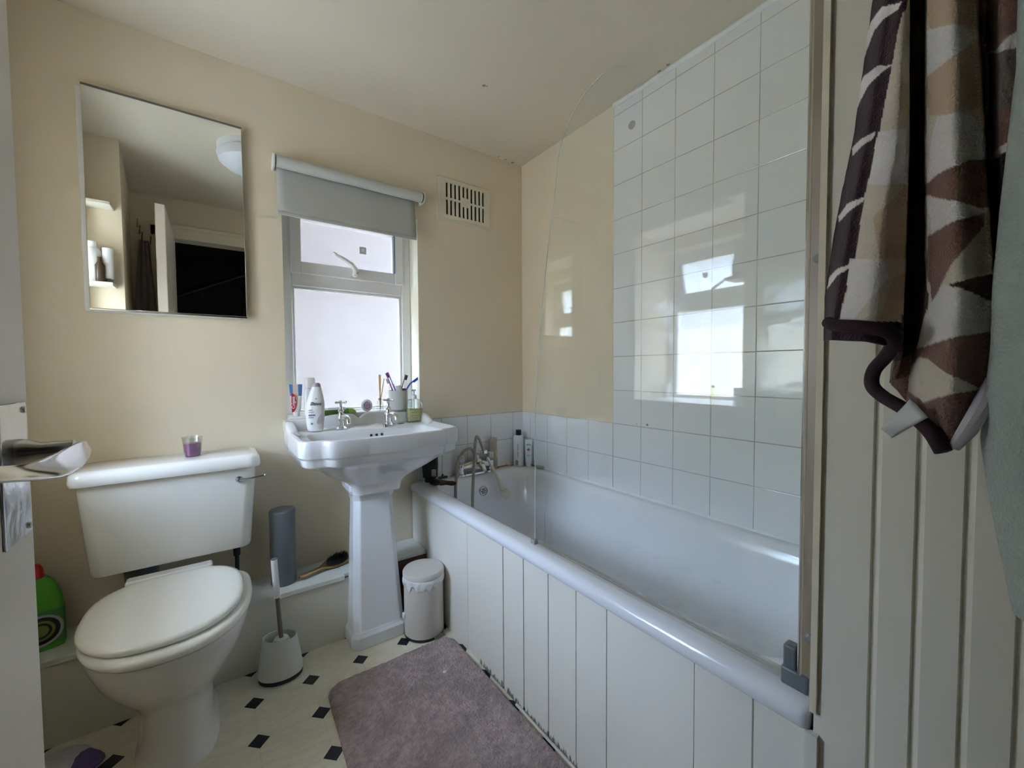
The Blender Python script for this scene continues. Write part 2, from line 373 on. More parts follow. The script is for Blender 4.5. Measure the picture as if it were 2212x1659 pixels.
# outside: rendered neighbour wall and sunlit garden wall
m_dimr = mat('dimmed_render', (.120, .101, .089), .9, bump=.3, bscale=20, vary=.05, vscale=1.5)  # kept dark so the frosted pane in front of it looks dimmer
o = tag(make('neighbour_wall', Bm().box(-3.2, 2.5, 1.15, 1.4, -.5, 6.5), m_dimr), 'dark rendered wall outside the frosted window, raised to cut its skylight', 'wall'); o['kind'] = 'structure'  # height and distance set to limit skylight reaching the window
o = tag(make('sky_blocker', Bm().box(-2.45, .2, 0, .2, H+.15, 6.5), m_dimr), 'unseen wall added above the bathroom to block skylight', 'wall'); o['kind'] = 'structure'  # added out of view, leaves only a narrow slot of sky
m_yb = mat('yellow_brick', (.60, .44, .22), .9, vary=.15, vscale=8)
o = tag(make('garden_wall', Bm().box(-5.4, -5.2, -6, 8, -.5, 1.62), m_yb), 'sunlit yellow garden wall outside the left window', 'wall'); o['kind'] = 'structure'
o = tag(make('outside_ground', Bm().box(-30, 30, -30, 30, -.6, -.5), mat('paving', (.35, .33, .29), .9)), 'paved ground outside the house', 'ground'); o['kind'] = 'structure'

# ------------------------------------------------------------------ blind
m_blind = mat('grey_blind_fabric', (.47, .475, .44), .85, bump=.3, bscale=400)
m_blindb = mat('blind_back', (.62, .62, .58), .8)
t = thing('roller_blind', 'short pale grey roller blind over the window top', 'blind', (-.935, 0, 1.905))
B = Bm().lathe([(.023, -.305), (.023, .298)], 28, M=Matrix.Translation((0, -.045, 0)) @ Matrix.Rotation(PI/2, 4, 'Y'))
make('roller_tube', B, mat('rolled_fabric', (.60, .605, .57), .7), t)
P = []
for i in range(9):
    z = -.002-.192*i/8
    P.append([(-.303+.574*j/20+.004*(j == 20)*i/8, -.0235-.016*i/8+.0016*sin(j*.9+i)*(i/8), z) for j in range(21)])
make('blind_fabric', Bm().grid(P), m_blind, t, solid=.0012, smooth=60)
make('bottom_bar', Bm().box(-.303, .273, -.0435, -.0365, -.203, -.190), m_blind, t, bevel=.0025)
for sx in (-.313, .306):
    make('bracket', Bm().box(sx-.004, sx+.004, -.055, 0, -.024, .024).lathe([(.026, -.003), (.026, .003)], 24, M=Matrix.Translation((sx, -.045, 0)) @ Matrix.Rotation(PI/2, 4, 'Y')), m_wp, t, bevel=.001)
make('end_plug', Bm().lathe([(.0235, 0), (.0235, .005)], 20, M=Matrix.Translation((.298, -.045, 0)) @ Matrix.Rotation(PI/2, 4, 'Y')), m_dark, t)

# ------------------------------------------------------------------ vent
t = thing('wall_vent', 'cream plastic air vent with vertical slots by the ceiling corner', 'vent', (-.377, 0, 1.95))
m_vent = mat('vent_plastic', (.76, .70, .56), .45)
hs = []
for k in range(10):
    xc = -.106+.0238*k; m_ = .018*(k in (4, 5))
    hs += [(xc-.006, xc+.006, .006+m_, .080), (xc-.006, xc+.006, -.080, -.004-m_)]
make('vent_plate', wall_holes('y', -.012, -.004, -.15, .15, -.098, .098, hs), m_vent, t, smooth=0)
make('slot_shade', Bm().box(-.13, .13, -.0046, 0, -.08, .08), mat('vent_dark', (.045, .032, .018), .9), t)  # dark sheet painted as the shade inside the slots
make('vent_flange', Bm().box(-.158, .158, -.004, 0, -.106, .106), m_vent, t, bevel=.002)

# ------------------------------------------------------------------ mirror
t = thing('wall_mirror', 'frameless rectangular mirror on a white board above the toilet', 'mirror', (-1.562, 0, 1.645))
m_mir = mat('mirror_silver', (.86, .88, .86), .0, metal=1)
a = rad(0.0)
make('backing_board', Bm().box(-.226, .195, -.018, -.001, -.362, .35), m_white, t, bevel=.002)
make('mirror_glass', Bm().box(-.213, .213, -.026, -.0185, -.352, .353), m_mir, t, bevel=.0015, seg=1)
make('mirror_rail', Bm().box(-.213, .213, -.0275, -.0185, -.357, -.352), m_alu, t)
make('mirror_top_strip', Bm().box(-.213, .213, -.0262, -.0185, .353, .359), mat('dark_edge', (.16, .14, .12), .5), t)  # dark brown strip along the top edge of the glass

# ------------------------------------------------------------------ bench (boxed pipework)
m_bench = mat('bench_paint', (.74, .755, .70), .35, bump=.1, bscale=30, vary=.05)
t = thing('pipe_boxing', 'low painted boxing ledge along the wall behind the toilet', 'ledge', (-1.5, -.09, 0))
def LB(B, o): B.v = [(x-o[0], y-o[1], z-o[2]) for x, y, z in B.v]; return B
O = (-1.5, -.09, 0)
make('ledge_top', LB(Bm().box(XL+.001, -1.054, -.192, -.001, .244, .262).box(-1.054, -.692, -.168, -.001, .244, .262), O), m_bench, t, bevel=.002)
make('front_board', LB(Bm().box(XL+.001, -1.036, -.182, -.17, 0, .243), O), mat('bench_front', (.76, .74, .64), .4, bump=.1, bscale=30), t)
make('end_board', LB(Bm().box(-1.02, -.692, -.135, -.12, 0, .243), O), m_brown, t)
make('edge_batten', LB(Bm().box(-.86, -.695, -.172, -.16, .205, .243), O), m_brown, t)

# ------------------------------------------------------------------ bath
t = thing('bathtub', 'white built-in bath with a curved rolled rim', 'bathtub', (-.35, -.83, 0))
ZR = .538
def ring(x0, x1, y0, y1, r, z): return rrect((x1-x0)/2, (y1-y0)/2, r, 10, (x0+x1)/2+.35, (y0+y1)/2+.83, z)
R = [ring(-.694, -.008, -1.658, -.008, .012, .497), ring(-.701, -.008, -1.658, -.008, .012, .503), ring(-.702, -.008, -1.658, -.008, .012, .520), ring(-.696, -.008, -1.658, -.008, .014, .532), ring(-.684, -.010, -1.656, -.010, .02, ZR),
     ring(-.655, -.035, -1.625, -.04, .05, ZR+.001), ring(-.640, -.045, -1.615, -.060, .07, ZR-.001),
     ring(-.628, -.056, -1.598, -.074, .085, ZR-.006), ring(-.620, -.064, -1.588, -.083, .09, ZR-.018), ring(-.613, -.072, -1.575, -.092, .095, ZR-.05),
     ring(-.600, -.088, -1.52, -.108, .11, .40), ring(-.580, -.11, -1.45, -.13, .12, .27), ring(-.555, -.135, -1.38, -.155, .12, .18), ring(-.52, -.17, -1.33, -.19, .1, .145), ring(-.45, -.24, -1.2, -.3, .06, .135)]
make('tub', Bm().loft(R, cap0=False), m_acr, t, smooth=50)
make('overflow', Bm().lathe([(.026, 0), (.026, .004), (.020, .007), (.020, .004), (.001, .004)], 24, M=Matrix.Translation((.012, .7340, .452)) @ Matrix.Rotation(PI/2-.18, 4, 'X')), m_dchrome, t)
B = Bm()
for k in range(7):
    a = 2*PI*k/6; r_ = .0105 if k < 6 else 0
    B.lathe([(.0036, -.001), (.0036, .003)], 8, M=Matrix.Translation((.012+r_*cos(a), .7305+.18*r_*sin(a), .4525+r_*sin(a))) @ Matrix.Rotation(PI/2-.18, 4, 'X'))
make('overflow_holes', B, m_black, t)
# panel
m_panel = mat('bath_panel_paint', (.80, .765, .68), .36); g = NG(m_panel); p = g.pos()
zz = g.math('ADD', p['Z'], .01)
nn = g.noise(16, 8, g.scaled((1, 3.5, .7)), .8)
thr = g.math('MULTIPLY', g.math('SUBTRACT', .105, zz), 7.5, clamp=True)
msk = g.math('LESS_THAN', g.math('ABSOLUTE', g.math('ADD', p['Y'], .93)), .30)
mould = g.math('MULTIPLY', g.math('GREATER_THAN', g.math('MULTIPLY', nn, thr), .315), g.math('ADD', g.math('MULTIPLY', msk, .8), .05))
g.col(g.mix(mould, (.80, .765, .68), (.035, .038, .035)))
t = thing('bath_surround', 'cream tongue-and-groove bath side panel with mould at the floor', 'bath panel', (-.69, 0, 0))
pr = [(0, -.009)]
for k, gy in enumerate([-.544, -.785, -.897, -1.015, -1.128, -1.234, -1.462-.0, -1.573]):
    wd = (.0007, .0034, .0026, .0020, .0016, .0016, .0009, .0016)[k]
    pr += [(0, gy+wd), (.009, gy+wd*.5), (.009, gy-wd*.5), (0, gy-wd)]
pr += [(0, -1.655), (.014, -1.655), (.014, -.009)]
make('panel_board', Bm().prism(pr, .0, .497), m_panel, t, smooth=0)
make('floor_strip', Bm().box(-.010, 0, -1.655, -.86, 0, .008), mat('quadrant_strip', (.62, .58, .47), .5, vary=.2, vscale=12), t, bevel=.004)

# ------------------------------------------------------------------ shower screen
t = thing('shower_screen', 'frameless glass bath screen with a chrome wall profile', 'shower screen', (-.655, -1.3, .55))
def edge(z):   # free edge y by height
    return -.912 - .012*(z-.55) - .165*max(0, (z-.95))**1.5
pl = [(-1.634, .552)] + [(edge(.552+.03*i), .552+.03*i) for i in range(0, 37)] + [(edge(1.64)-.18*(1-cos(rad(a))), 1.64+.18*sin(rad(a))) for a in range(6, 91, 6)] + [(-1.634, 1.82)]
pl = [(y+1.3, z-.55) for y, z in pl]
B = Bm(); n_ = len(pl)
B.loft([[(x, y, z) for y, z in pl] for x in (-.003, .003)])
make('glass_panel', B, m_glass, t, smooth=0)
ed = [(0, y, z) for y, z in pl[1:-1]]
make('glass_edge', Bm().tube(ed, .0014, 6), m_glass_edge, t)
make('bottom_seal', Bm().box(-.006, .006, -.335, .387, -.012, .004).box(.006, .013, -.335, .380, -.012, -.006), clear_glass('seal_plastic', (.93, .92, .90), 1.2, .3), t)
make('seal_tip', Bm().box(-.008, .008, .380, .400, -.013, .002), mat('seal_tip_grey', (.30, .27, .25), .4), t, bevel=.002)
make('seal_fin', Bm().box(.0125, .0135, .353, .358, -.01, .11), clear_glass('seal_fin', (.96, .96, .96), 1, .2), t)
make('wall_profile', Bm().box(-.013, .013, -.3605, -.337, -.012, 1.66), m_alu, t, bevel=.002)
make('hinge_profile', Bm().box(-.009, .009, -.3375, -.3315, -.010, 1.655).tube([(-.012, -.336, -.01), (-.012, -.336, 1.655)], .004, 10), m_alu, t, bevel=.002)
for z in (.712, .087):
    make('screw_cap', Bm().lathe([(.0065, 0), (.0065, .002), (.004, .004)], 16, M=Matrix.Translation((-.013, -.3495, z)) @ Matrix.Rotation(-PI/2, 4, 'Y')), mat('cap_grey', (.28, .28, .27), .4), t)
make('profile_foot', Bm().box(-.013, .010, -.331, -.310, -.008, .058).box(-.016, .008, -.350, -.308, -.012, .020), m_grey, t, bevel=.004)

# ------------------------------------------------------------------ bath mixer
t = thing('bath_mixer', 'chrome bath shower mixer standing on the bath rim end', 'tap', (-.35, -.045, ZR))
B = Bm()
for sx in (-.09, .09):
    B.lathe([(.027, 0), (.027, .008), (.017, .012), (.015, .030), (.018, .034), (.018, .052), (.013, .060), (.008, .062)], 20, (sx, -.002, 0))
B.tube([(-.09, -.002, .042), (-.045, -.004, .046), (0, -.008, .050), (.045, -.004, .046), (.09, -.002, .042)], [.016, .020, .028, .020, .016], 16)
B.lathe([(.026, .03), (.031, .045), (.032, .06), (.026, .076), (.014, .084), (.010, .1), (.013, .104)], 24, (0, -.01, 0))
B.tube([(0, -.012, .05), (0, -.045, .056), (0, -.072, .048), (0, -.085, .028)], [.016, .015, .014, .012], 16)
B.box(-.112, .112, -.024, .022, 0, .008)
make('mixer_body', B, m_chrome, t, smooth=50)
for sx in (-.09, .09):
    hB = Bm().lathe([(.006, .06), (.012, .068), (.019, .074), (.021, .088), (.019, .100), (.010, .106)], 8, (sx, -.002, 0))
    make('tap_handle', hB, mat('clear_acrylic', (.72, .72, .70), .12, metal=.6), t, smooth=20)
make('cradle', Bm().tube([(0, -.01, .1), (.012, -.02, .118), (.030, -.028, .118)], .006, 8).box(.024, .045, -.045, -.02, .105, .125), m_chrome, t, bevel=.003)
m_hose = mat('steel_hose', (.42, .40, .37), .3, metal=.9); g = NG(m_hose); p = g.pos()
g.bump(g.math('SINE', g.math('MULTIPLY', p['Z'], 1400)), .8, .0015)
def hose(pts, r=.0075):
    P = [Vector(q) for q in pts]; out = []
    for i in range(len(P)-1):
        a, b, c, d = P[max(i-1, 0)], P[i], P[i+1], P[min(i+2, len(P)-1)]
        for k in range(8):
            s = k/8; out.append(.5*((2*b)+(-a+c)*s+(2*a-5*b+4*c-d)*s*s+(-a+3*b-3*c+d)*s**3))
    out.append(P[-1]); return Bm().tube(out, r, 12)
O = Vector((-.35, -.045, ZR))
def W_(u, v, ax, val): return at(u, v, ax, val)-O
h1 = [Vector((-.02, -.035, .075)), W_(1019, 970, 'y', -.10), W_(1002, 975, 'y', -.115), W_(990, 995, 'y', -.125), W_(986, 1030, 'y', -.135), W_(984, 1062, 'y', -.14)]
h1 += [h1[-1]+Vector((0, -.01, -.12)), h1[-1]+Vector((.04, -.02, -.31)), h1[-1]+Vector((.10, -.04, -.34))]
h2 = [W_(1022, 1086, 'y', -.20)+Vector((.02, -.02, -.22)), W_(1022, 1086, 'y', -.20)+Vector((.0, 0, -.10)), W_(1021, 1070, 'y', -.2), W_(1024, 1000, 'y', -.19), W_(1027, 955, 'y', -.17), W_(1030, 943, 'y', -.145), W_(1036, 950, 'y', -.11), W_(1044, 972, 'y', -.08), Vector((.034, -.032, .13))]
make('shower_hose', hose(h1), m_hose, t)
make('shower_hose', hose(h2), m_hose, t)
m_beige = mat('old_white_plastic', (.68, .62, .52), .35)
a_, b_2, c_2 = W_(1052, 988, 'y', -.085), W_(1062, 1006, 'y', -.10), W_(1084, 1052, 'y', -.14)
hs = make('shower_handset', Bm().tube([b_2, b_2.lerp(c_2, .5)+Vector((0, 0, .002)), c_2, W_(1088, 1062, 'y', -.15)], [.009, .010, .013, .016], 14), m_beige, t)
dirn = (c_2-b_2).normalized()
q = dirn.cross(Vector((0, 1, 0))).normalized()
hd = W_(1090, 1068, 'y', -.155)
Mh = Matrix.Translation(hd) @ Vector((-.55, .35, -.5)).to_track_quat('Z', 'Y').to_matrix().to_4x4()
make('spray_head', Bm().lathe([(.016, -.030), (.024, -.018), (.031, 0), (.031, .010), (.026, .014), (.001, .014)], 22, M=Mh), m_beige, hs)
make('handset_collar', Bm().tube([a_, b_2], [.008, .0095], 12), m_chrome, hs)

# ------------------------------------------------------------------ washbasin
CX = -.937
t = thing('washbasin', 'white ceramic pedestal washbasin with stepped front rim', 'washbasin', (CX, 0, 0))
half = [(.300, -.001), (.300, -.12), (.300, -.37), (.297, -.392), (.285, -.410), (.265, -.418), (.240, -.420), (.226, -.428), (.216, -.444), (.200, -.452), (.15, -.456), (.08, -.459), (0, -.460)]
outl = half + [(-x, y) for x, y in half[-2::-1]]
def cast(poly, c, n=128):
    out = []
    for j in range(n):
        a = 2*PI*(j+.5)/n; d = (cos(a), sin(a)); best = None
        for i in range(len(poly)):
            (x1, y1), (x2, y2) = poly[i][:2], poly[(i+1) % len(poly)][:2]
            ex, ey = x2-x1, y2-y1; den = d[0]*ey-d[1]*ex
            if abs(den) < 1e-12: continue
            tx, ty = x1-c[0], y1-c[1]
            tt = (tx*ey-ty*ex)/den; s = (tx*d[1]-ty*d[0])/den
            if tt > 0 and -1e-9 <= s <= 1+1e-9 and (best is None or tt > best): best = tt
        out.append((c[0]+d[0]*best, c[1]+d[1]*best))
    return out
C0 = (0, -.25)
def inset(ol, k, z, ymax=None):
    r_ = []
    for x, y in ol:
        vx, vy = x-C0[0], y-C0[1]; L_ = math.hypot(vx, vy); f_ = (L_-k)/L_
        yy = C0[1]+vy*f_
        r_.append((C0[0]+vx*f_, min(yy, -.001) if ymax is None else min(yy, ymax), z))
    return r_
ol = cast(outl, C0)
def rr(hx, y0, y1, r, z): return [(x, y, z) for x, y in cast([q[:2] for q in rrect(hx, (y1-y0)/2, r, 8, 0, (y0+y1)/2)], C0)]
R = [rr(.095, -.28, -.06, .03, .60), rr(.100, -.285, -.05, .03, .632), rr(.115, -.30, -.03, .04, .650), rr(.150, -.335, -.012, .06, .675), rr(.20, -.375, -.006, .08, .705), rr(.235, -.405, -.003, .08, .735), inset(ol, .028, .752), inset(ol, .017, .757), inset(ol, .011, .763), inset(ol, .009, .785), inset(ol, .0045, .789),
     inset(ol, .0, .794), inset(ol, 0, .842), inset(ol, .003, .849), inset(ol, .010, .852), inset(ol, .018, .850), inset(ol, .026, .843),
     rr(.248, -.418, -.135, .045, .838), rr(.243, -.413, -.140, .045, .834), rr(.238, -.408, -.145, .05, .82), rr(.225, -.39, -.155, .06, .785), rr(.20, -.36, -.17, .07, .74), rr(.14, -.32, -.20, .06, .715), rr(.03, -.265, -.235, .02, .705)]
make('bowl', Bm().loft(R, cap0=False), m_cer, t, smooth=40)
# upstand with cyma crest and side wings
def crest(x):
    a = abs(x)
    if a < .10: return .872+.024*sin(min(1, a/.045)*PI/2)
    if a < .17: return .896-.008*(a-.10)/.07*1.0
    return .888-.004*(a-.17)/.13
P0, P1 = [], []
xs = [-.298+.596*i/90 for i in range(91)]
ringsB = []
for x in xs:
    h_ = crest(x)
    ringsB.append([(x, -.001, .83), (x, -.001, h_-.002), (x, -.006, h_+.001), (x, -.016, h_), (x, -.021, h_-.006), (x, -.024, .850), (x, -.034, .836), (x, -.034, .83)])
make('upstand', Bm().loft(ringsB), m_cer, t, smooth=50)
for s_ in (-1, 1):
    rg = []
    for i in range(21):
        yy = -.001-.175*i/20; tt = i/20
        h_ = .853+.031*(.5+.5*cos(PI*min(1, max(0, (tt-.35)/.65))))
        w0, w1 = .299, .268-.004*tt
        rg.append([(s_*w0, yy, .832), (s_*w0, yy, h_-.006), (s_*(w0-.005), yy, h_), (s_*(w1+.008), yy, h_), (s_*(w1), yy, h_-.008), (s_*(w1-.006), yy, .836), (s_*(w1-.006), yy, .832)])
    make('side_wing', Bm().loft(rg), m_cer, t, smooth=50)
B = Bm()
for k in range(3):
    B.lathe([(.0055, 0), (.0055, .003)], 12, M=Matrix.Translation((.012+.0225*k, -.1475, .811)) @ Matrix.Rotation(PI/2+.25, 4, 'X'))
make('overflow_holes', B, m_black, t)
make('chain_stay', Bm().lathe([(.009, 0), (.007, .006), (.002, .014)], 14, (.078, -.132, .840)), mat('tarnished_metal', (.35, .30, .22), .35, metal=1), t)
# pedestal
def oct_(hx, y0, y1, c, z):   # front chamfered
    return [(hx, y1, z), (-hx, y1, z), (-hx, y0+c, z), (-hx+c*.8, y0+c*.25, z), (-hx+c, y0, z), (hx-c, y0, z), (hx-c*.8, y0+c*.25, z), (hx, y0+c, z)]
prf = [(.112, -.300, .022, 0), (.112, -.300, .022, .046), (.107, -.294, .022, .056), (.103, -.290, .022, .060), (.101, -.287, .022, .068), (.090, -.262, .022, .30), (.080, -.240, .022, .565), (.083, -.244, .022, .573), (.086, -.247, .022, .590), (.094, -.256, .022, .600), (.100, -.264, .022, .612), (.100, -.268, .022, .640)]
R = [oct_(hx, y0, -.172, c, z) for hx, y0, c, z in prf]
make('pedestal', Bm().loft(R), m_cer, t, bevel=.004, seg=3, smooth=30, loc=(-.006, 0, 0))
B = Bm()
def basin_tap(x):
    tp = thing('basin_tap', ('chrome cross-head basin tap, the left one' if x < CX else 'chrome cross-head basin tap, the right one by the soap pump'), 'tap', (x, -.085, .8405), group='basin taps')
    b = Bm().lathe([(.026, 0), (.026, .004), (.020, .008), (.015, .012), (.015, .030), (.018, .040), (.0175, .052), (.012, .060), (.010, .072), (.013, .076), (.010, .080), (.006, .084), (.0055, .104), (.008, .108)], 24)
    b.tube([(0, 0, .040), (.004, -.025, .050), (.008, -.050, .052), (.011, -.068, .044), (.012, -.074, .028)], [.011, .012, .012, .011, .010], 14)
    make('tap_body', b, m_chrome, tp, smooth=50)
    h = Bm().sphere((0, 0, .112), .008, 12)
    for a in (.5, .5+PI/2, .5+PI, .5+1.5*PI):
        h.tube([(0, 0, .112), (.014*cos(a), .014*sin(a), .112), (.024*cos(a), .024*sin(a), .113), (.030*cos(a), .030*sin(a), .113)], [.0035, .0038, .0055, .0035], 8)
    h.lathe([(.008, .116), (.006, .1195)], 12)
    make('cross_handle', h, m_chrome, tp, smooth=50)
basin_tap(-1.030); basin_tap(-.828)

# ------------------------------------------------------------------ toilet
TX = -1.568
t = thing('toilet', 'white toilet with closed lid standing before the boxing', 'toilet', (TX, -.4, 0))
def egg(a, yf, yb, z, cy=-.36, n=72, sq=2.4, sqb=3.2, cx=0):
    P = []
    for j in range(n):
        th = 2*PI*j/n; s_, c_ = sin(th), cos(th)
        if c_ >= 0: e_ = 2/sq; x = a*math.copysign(abs(s_)**e_, s_); y = cy-(cy-yf)*abs(c_)**e_
        else: e_ = 2/sqb; x = a*math.copysign(abs(s_)**e_, s_); y = cy+(yb-cy)*abs(c_)**e_
        P.append((x+cx, y+.4, z))
    return P
R = [egg(.098, -.510, -.185, 0, sqb=5), egg(.098, -.508, -.185, .012, sqb=5), egg(.088, -.488, -.185, .030, sqb=5), egg(.083, -.478, -.185, .09, sqb=5), egg(.084, -.480, -.185, .14, sqb=5), egg(.092, -.500, -.185, .18, sqb=5), egg(.112, -.535, -.185, .22, sqb=5), egg(.140, -.580, -.18, .265, sqb=5), egg(.162, -.615, -.178, .31, sqb=4), egg(.176, -.638, -.176, .355, sqb=4), egg(.182, -.646, -.175, .385, sqb=4), egg(.180, -.644, -.176, .394, sqb=4), egg(.172, -.636, -.18, .397, sqb=4)]
make('pan', Bm().loft(R), m_pan, t, smooth=50)
R = [egg(.181, -.648, -.235, .399), egg(.187, -.655, -.232, .403), egg(.190, -.658, -.230, .411), egg(.187, -.655, -.232, .419), egg(.178, -.645, -.24, .4235), egg(.12, -.58, -.29, .4235)]
make('seat', Bm().loft(R), m_seat, t, smooth=50)
def lidr(a, yf, yb, z): return egg(a, yf, yb, z, cx=-.010, sq=2.3, sqb=2.7, cy=-.40)
R = [lidr(.170, -.618, -.222, .4265), lidr(.177, -.625, -.215, .430), lidr(.179, -.627, -.213, .436), lidr(.176, -.624, -.216, .442), lidr(.165, -.612, -.226, .4455), lidr(.14, -.585, -.25, .4465), lidr(.07, -.50, -.33, .447)]
make('toilet_lid', Bm().loft(R), m_seat, t, smooth=50, rot=(rad(.5), 0, 0))
make('hinge_bar', Bm().box(-.125, .090, .172, .214, .395, .448), m_pan, t, bevel=.006)
make('flush_cone', Bm().lathe([(.04, .30), (.045, .46)], 20, (-.10, .30, 0)), m_grey, t)
t = thing('toilet_cistern', 'white low-level cistern on the wall behind the toilet', 'cistern', (-1.572, 0, .46))
R = []
for hx, d, z in ((.198, .165, 0), (.205, .175, .004), (.208, .179, .014), (.222, .188, .20), (.228, .192, .288)):
    R.append(rrect(hx, d/2, .035, 8, 0, -d/2-.002, z))
make('tank', Bm().loft(R), m_cist, t, smooth=40)
R = [rrect(.230, .098, .03, 8, 0, -.100, .287), rrect(.240, .103, .035, 8, 0, -.105, .290), rrect(.2415, .105, .035, 8, 0, -.107, .300), rrect(.2395, .103, .035, 8, 0, -.105, .322), rrect(.234, .097, .035, 8, 0, -.103, .330), rrect(.220, .085, .03, 8, 0, -.100, .333)]
make('cistern_lid', Bm().loft(R), m_cist, t, smooth=40)
lv = Bm().lathe([(.011, 0), (.011, .004), (.007, .009), (.005, .014)], 18, M=Matrix.Translation((.176, -.194, .250)) @ Matrix.Rotation(PI/2, 4, 'X'))
lv.tube([(.176, -.206, .250), (.200, -.212, .2515), (.228, -.214, .254), (.250, -.214, .257)], [.004, .003, .003, .003], 8).sphere((.252, -.214, .258), .0045, 8)
make('flush_lever', lv, m_dchrome, t)
make('overflow_pipe', Bm().tube([(.165, -.10, .005), (.165, -.10, -.10), (.165, -.10, -.197)], .007, 10).tube([(.165, -.10, -.01), (.165, -.10, -.05)], .011, 8), m_dark, t)

# ------------------------------------------------------------------ small things near the toilet
c = at(417, 998, 'y', -.10); 
t = thing('candle_glass', 'small glass of purple wax on the cistern lid', 'candle', (c.x, -.10, .793))
make('wax', Bm().lathe([(.021, .003), (.024, .045), (.010, .047)], 28), mat('purple_wax', (.30, .055, .22), .35, vary=.35, vscale=60, sub=.05), t)
make('glass', Bm().lathe([(.022, 0), (.0235, .002), (.0285, .062), (.030, .066), (.029, .0665), (.0275, .062), (.0225, .004)], 28, cap1=False), m_gel, t)
t = thing('spare_roll_tube', 'tall grey cylinder holder on the ledge', 'roll holder', (-1.258, -.100, .262))
make('tube_body', Bm().lathe([(.043, 0), (.045, .003), (.045, .27), (.044, .275)], 40), m_grey, t)
make('tube_lid', Bm().lathe([(.046, .262), (.046, .283), (.043, .287), (.030, .289)], 40), m_grey, t)

t = thing('toilet_brush', 'white toilet brush standing in its tapered holder', 'toilet brush', (-1.293, -.262, 0), rz=rad(-12))
def ov(a, b, z, tilt=0): return [(a*cos(2*PI*j/40), b*sin(2*PI*j/40), z+tilt*cos(2*PI*j/40)) for j in range(40)]
m_br = mat('brush_white', (.70, .72, .66), .35)
R = [ov(.069, .052, .014), ov(.071, .054, .020), ov(.070, .053, .032), ov(.063, .046, .080), ov(.054, .040, .142, -.004), ov(.0525, .0385, .147, -.004), ov(.050, .036, .146, -.004), ov(.048, .035, .110, -.004), ov(.045, .033, .05)]
make('holder', Bm().loft(R), m_br, t)
make('holder_base', Bm().loft([ov(.064, .048, 0), ov(.069, .052, .003), ov(.070, .053, .017)]), m_dark, t)
make('brush_head', Bm().lathe([(.020, .06), (.026, .07), (.027, .128), (.022, .139), (.010, .142)], 24, (.004, 0, 0)), mat('brush_white_head', (.74, .72, .66), .5), t)
hd = make('handle', Bm().tube([(.004, 0, .14), (.000, 0, .20), (-.005, 0, .29)], .0072, 14), mat('brush_taupe', (.22, .18, .15), .4), t)
make('grip', Bm().tube([(-.005, 0, .288), (-.009, 0, .36), (-.012, 0, .425)], .0105, 16), m_wp, hd)
make('grip_end', Bm().tube([(-.012, 0, .425), (-.0121, 0, .427)], .0095, 16), m_grey, hd)

t = thing('pedal_bin', 'small beige pedal bin between the pedestal and the bath panel', 'bin', (-.777, -.330, 0))
m_bin = mat('bin_enamel', (.66, .61, .545), .35)
make('bin_body', Bm().lathe([(.078, .006), (.080, .012), (.080, .232)], 48), m_bin, t)
make('base_ring', Bm().lathe([(.078, 0), (.081, .002), (.081, .012)], 48), m_black, t)
make('bin_lid', Bm().lathe([(.082, .247), (.084, .249), (.084, .262), (.080, .268), (.060, .272), (.02, .2735)], 48), m_bin, t)
Rg = []
for k, (r_, z) in enumerate(((.081, .247), (.083, .244), (.0845, .236), (.0845, .226), (.082, .216), (.0805, .220))):
    Rg.append([((r_+.004*noise.noise((cos(a)*5, sin(a)*5, k*.7))*(k > 0))*cos(a), (r_+.004*noise.noise((cos(a)*5, sin(a)*5, k*.7)))*sin(a), z+.022*noise.noise((cos(a)*5, sin(a)*5, k*.4+9))*(k > 1)) for a in [2*PI*j/120 for j in range(120)]])
make('bin_liner', Bm().loft(Rg, False, False), mat('white_bag', (.80, .79, .78), .35), t, solid=.0006)
make('pedal', Bm().box(-.022, .022, -.105, -.078, .008, .012, M=Matrix.Rotation(rad(18), 4, 'Z')), m_dchrome, t, bevel=.002)
make('hinge', Bm().box(-.088, -.076, .0, .02, .08, .10), m_wp, t, bevel=.003)

t = thing('hairbrush', 'gold oval hairbrush with dark bristles lying on the ledge', 'hairbrush', (-1.108, -.092, .263), rz=(rad(22), 0, rad(22)))
t.location.z += .009
m_gold = mat('gold_plastic', (.42, .30, .14), .22, metal=.9)
pts = []
def bw(x): return .009 if x < -.02 else .009+.024*sin(min(1, (x+.02)/.075)*PI/2) if x < .055 else .033*math.sqrt(max(0, 1-((x-.055)/.055)**2))
X = [-.11+.0055*i for i in range(41)]
R = []
for x in X:
    w_ = max(.0015, bw(x)*(1 if x > -.1 else max(.2, math.sqrt(max(0, (x+.112)/.012)))))
    R.append([(x, w_*cos(a), .007+.007*sin(a)) for a in [2*PI*j/14 for j in range(14)]])
hb = make('brush_back', Bm().loft(R), m_gold, t)
B = Bm()
for i in range(420):
    a = random.random()*2*PI; r_ = math.sqrt(random.random()); x = .055+.049*r_*cos(a); yv = .025*r_*sin(a)
    B.tube([(x, yv, .012), (x+random.uniform(-.003, .003), yv+random.uniform(-.003, .003), .032)], [.0011, .0005], 4)
o = make('bristles', B, m_black, t, smooth=0); o['kind'] = 'stuff'
make('bristle_pad', Bm().sphere((.052, 0, .011), .022, 20, sx=2.1, sy=1.0, sz=.2), m_dark, t)

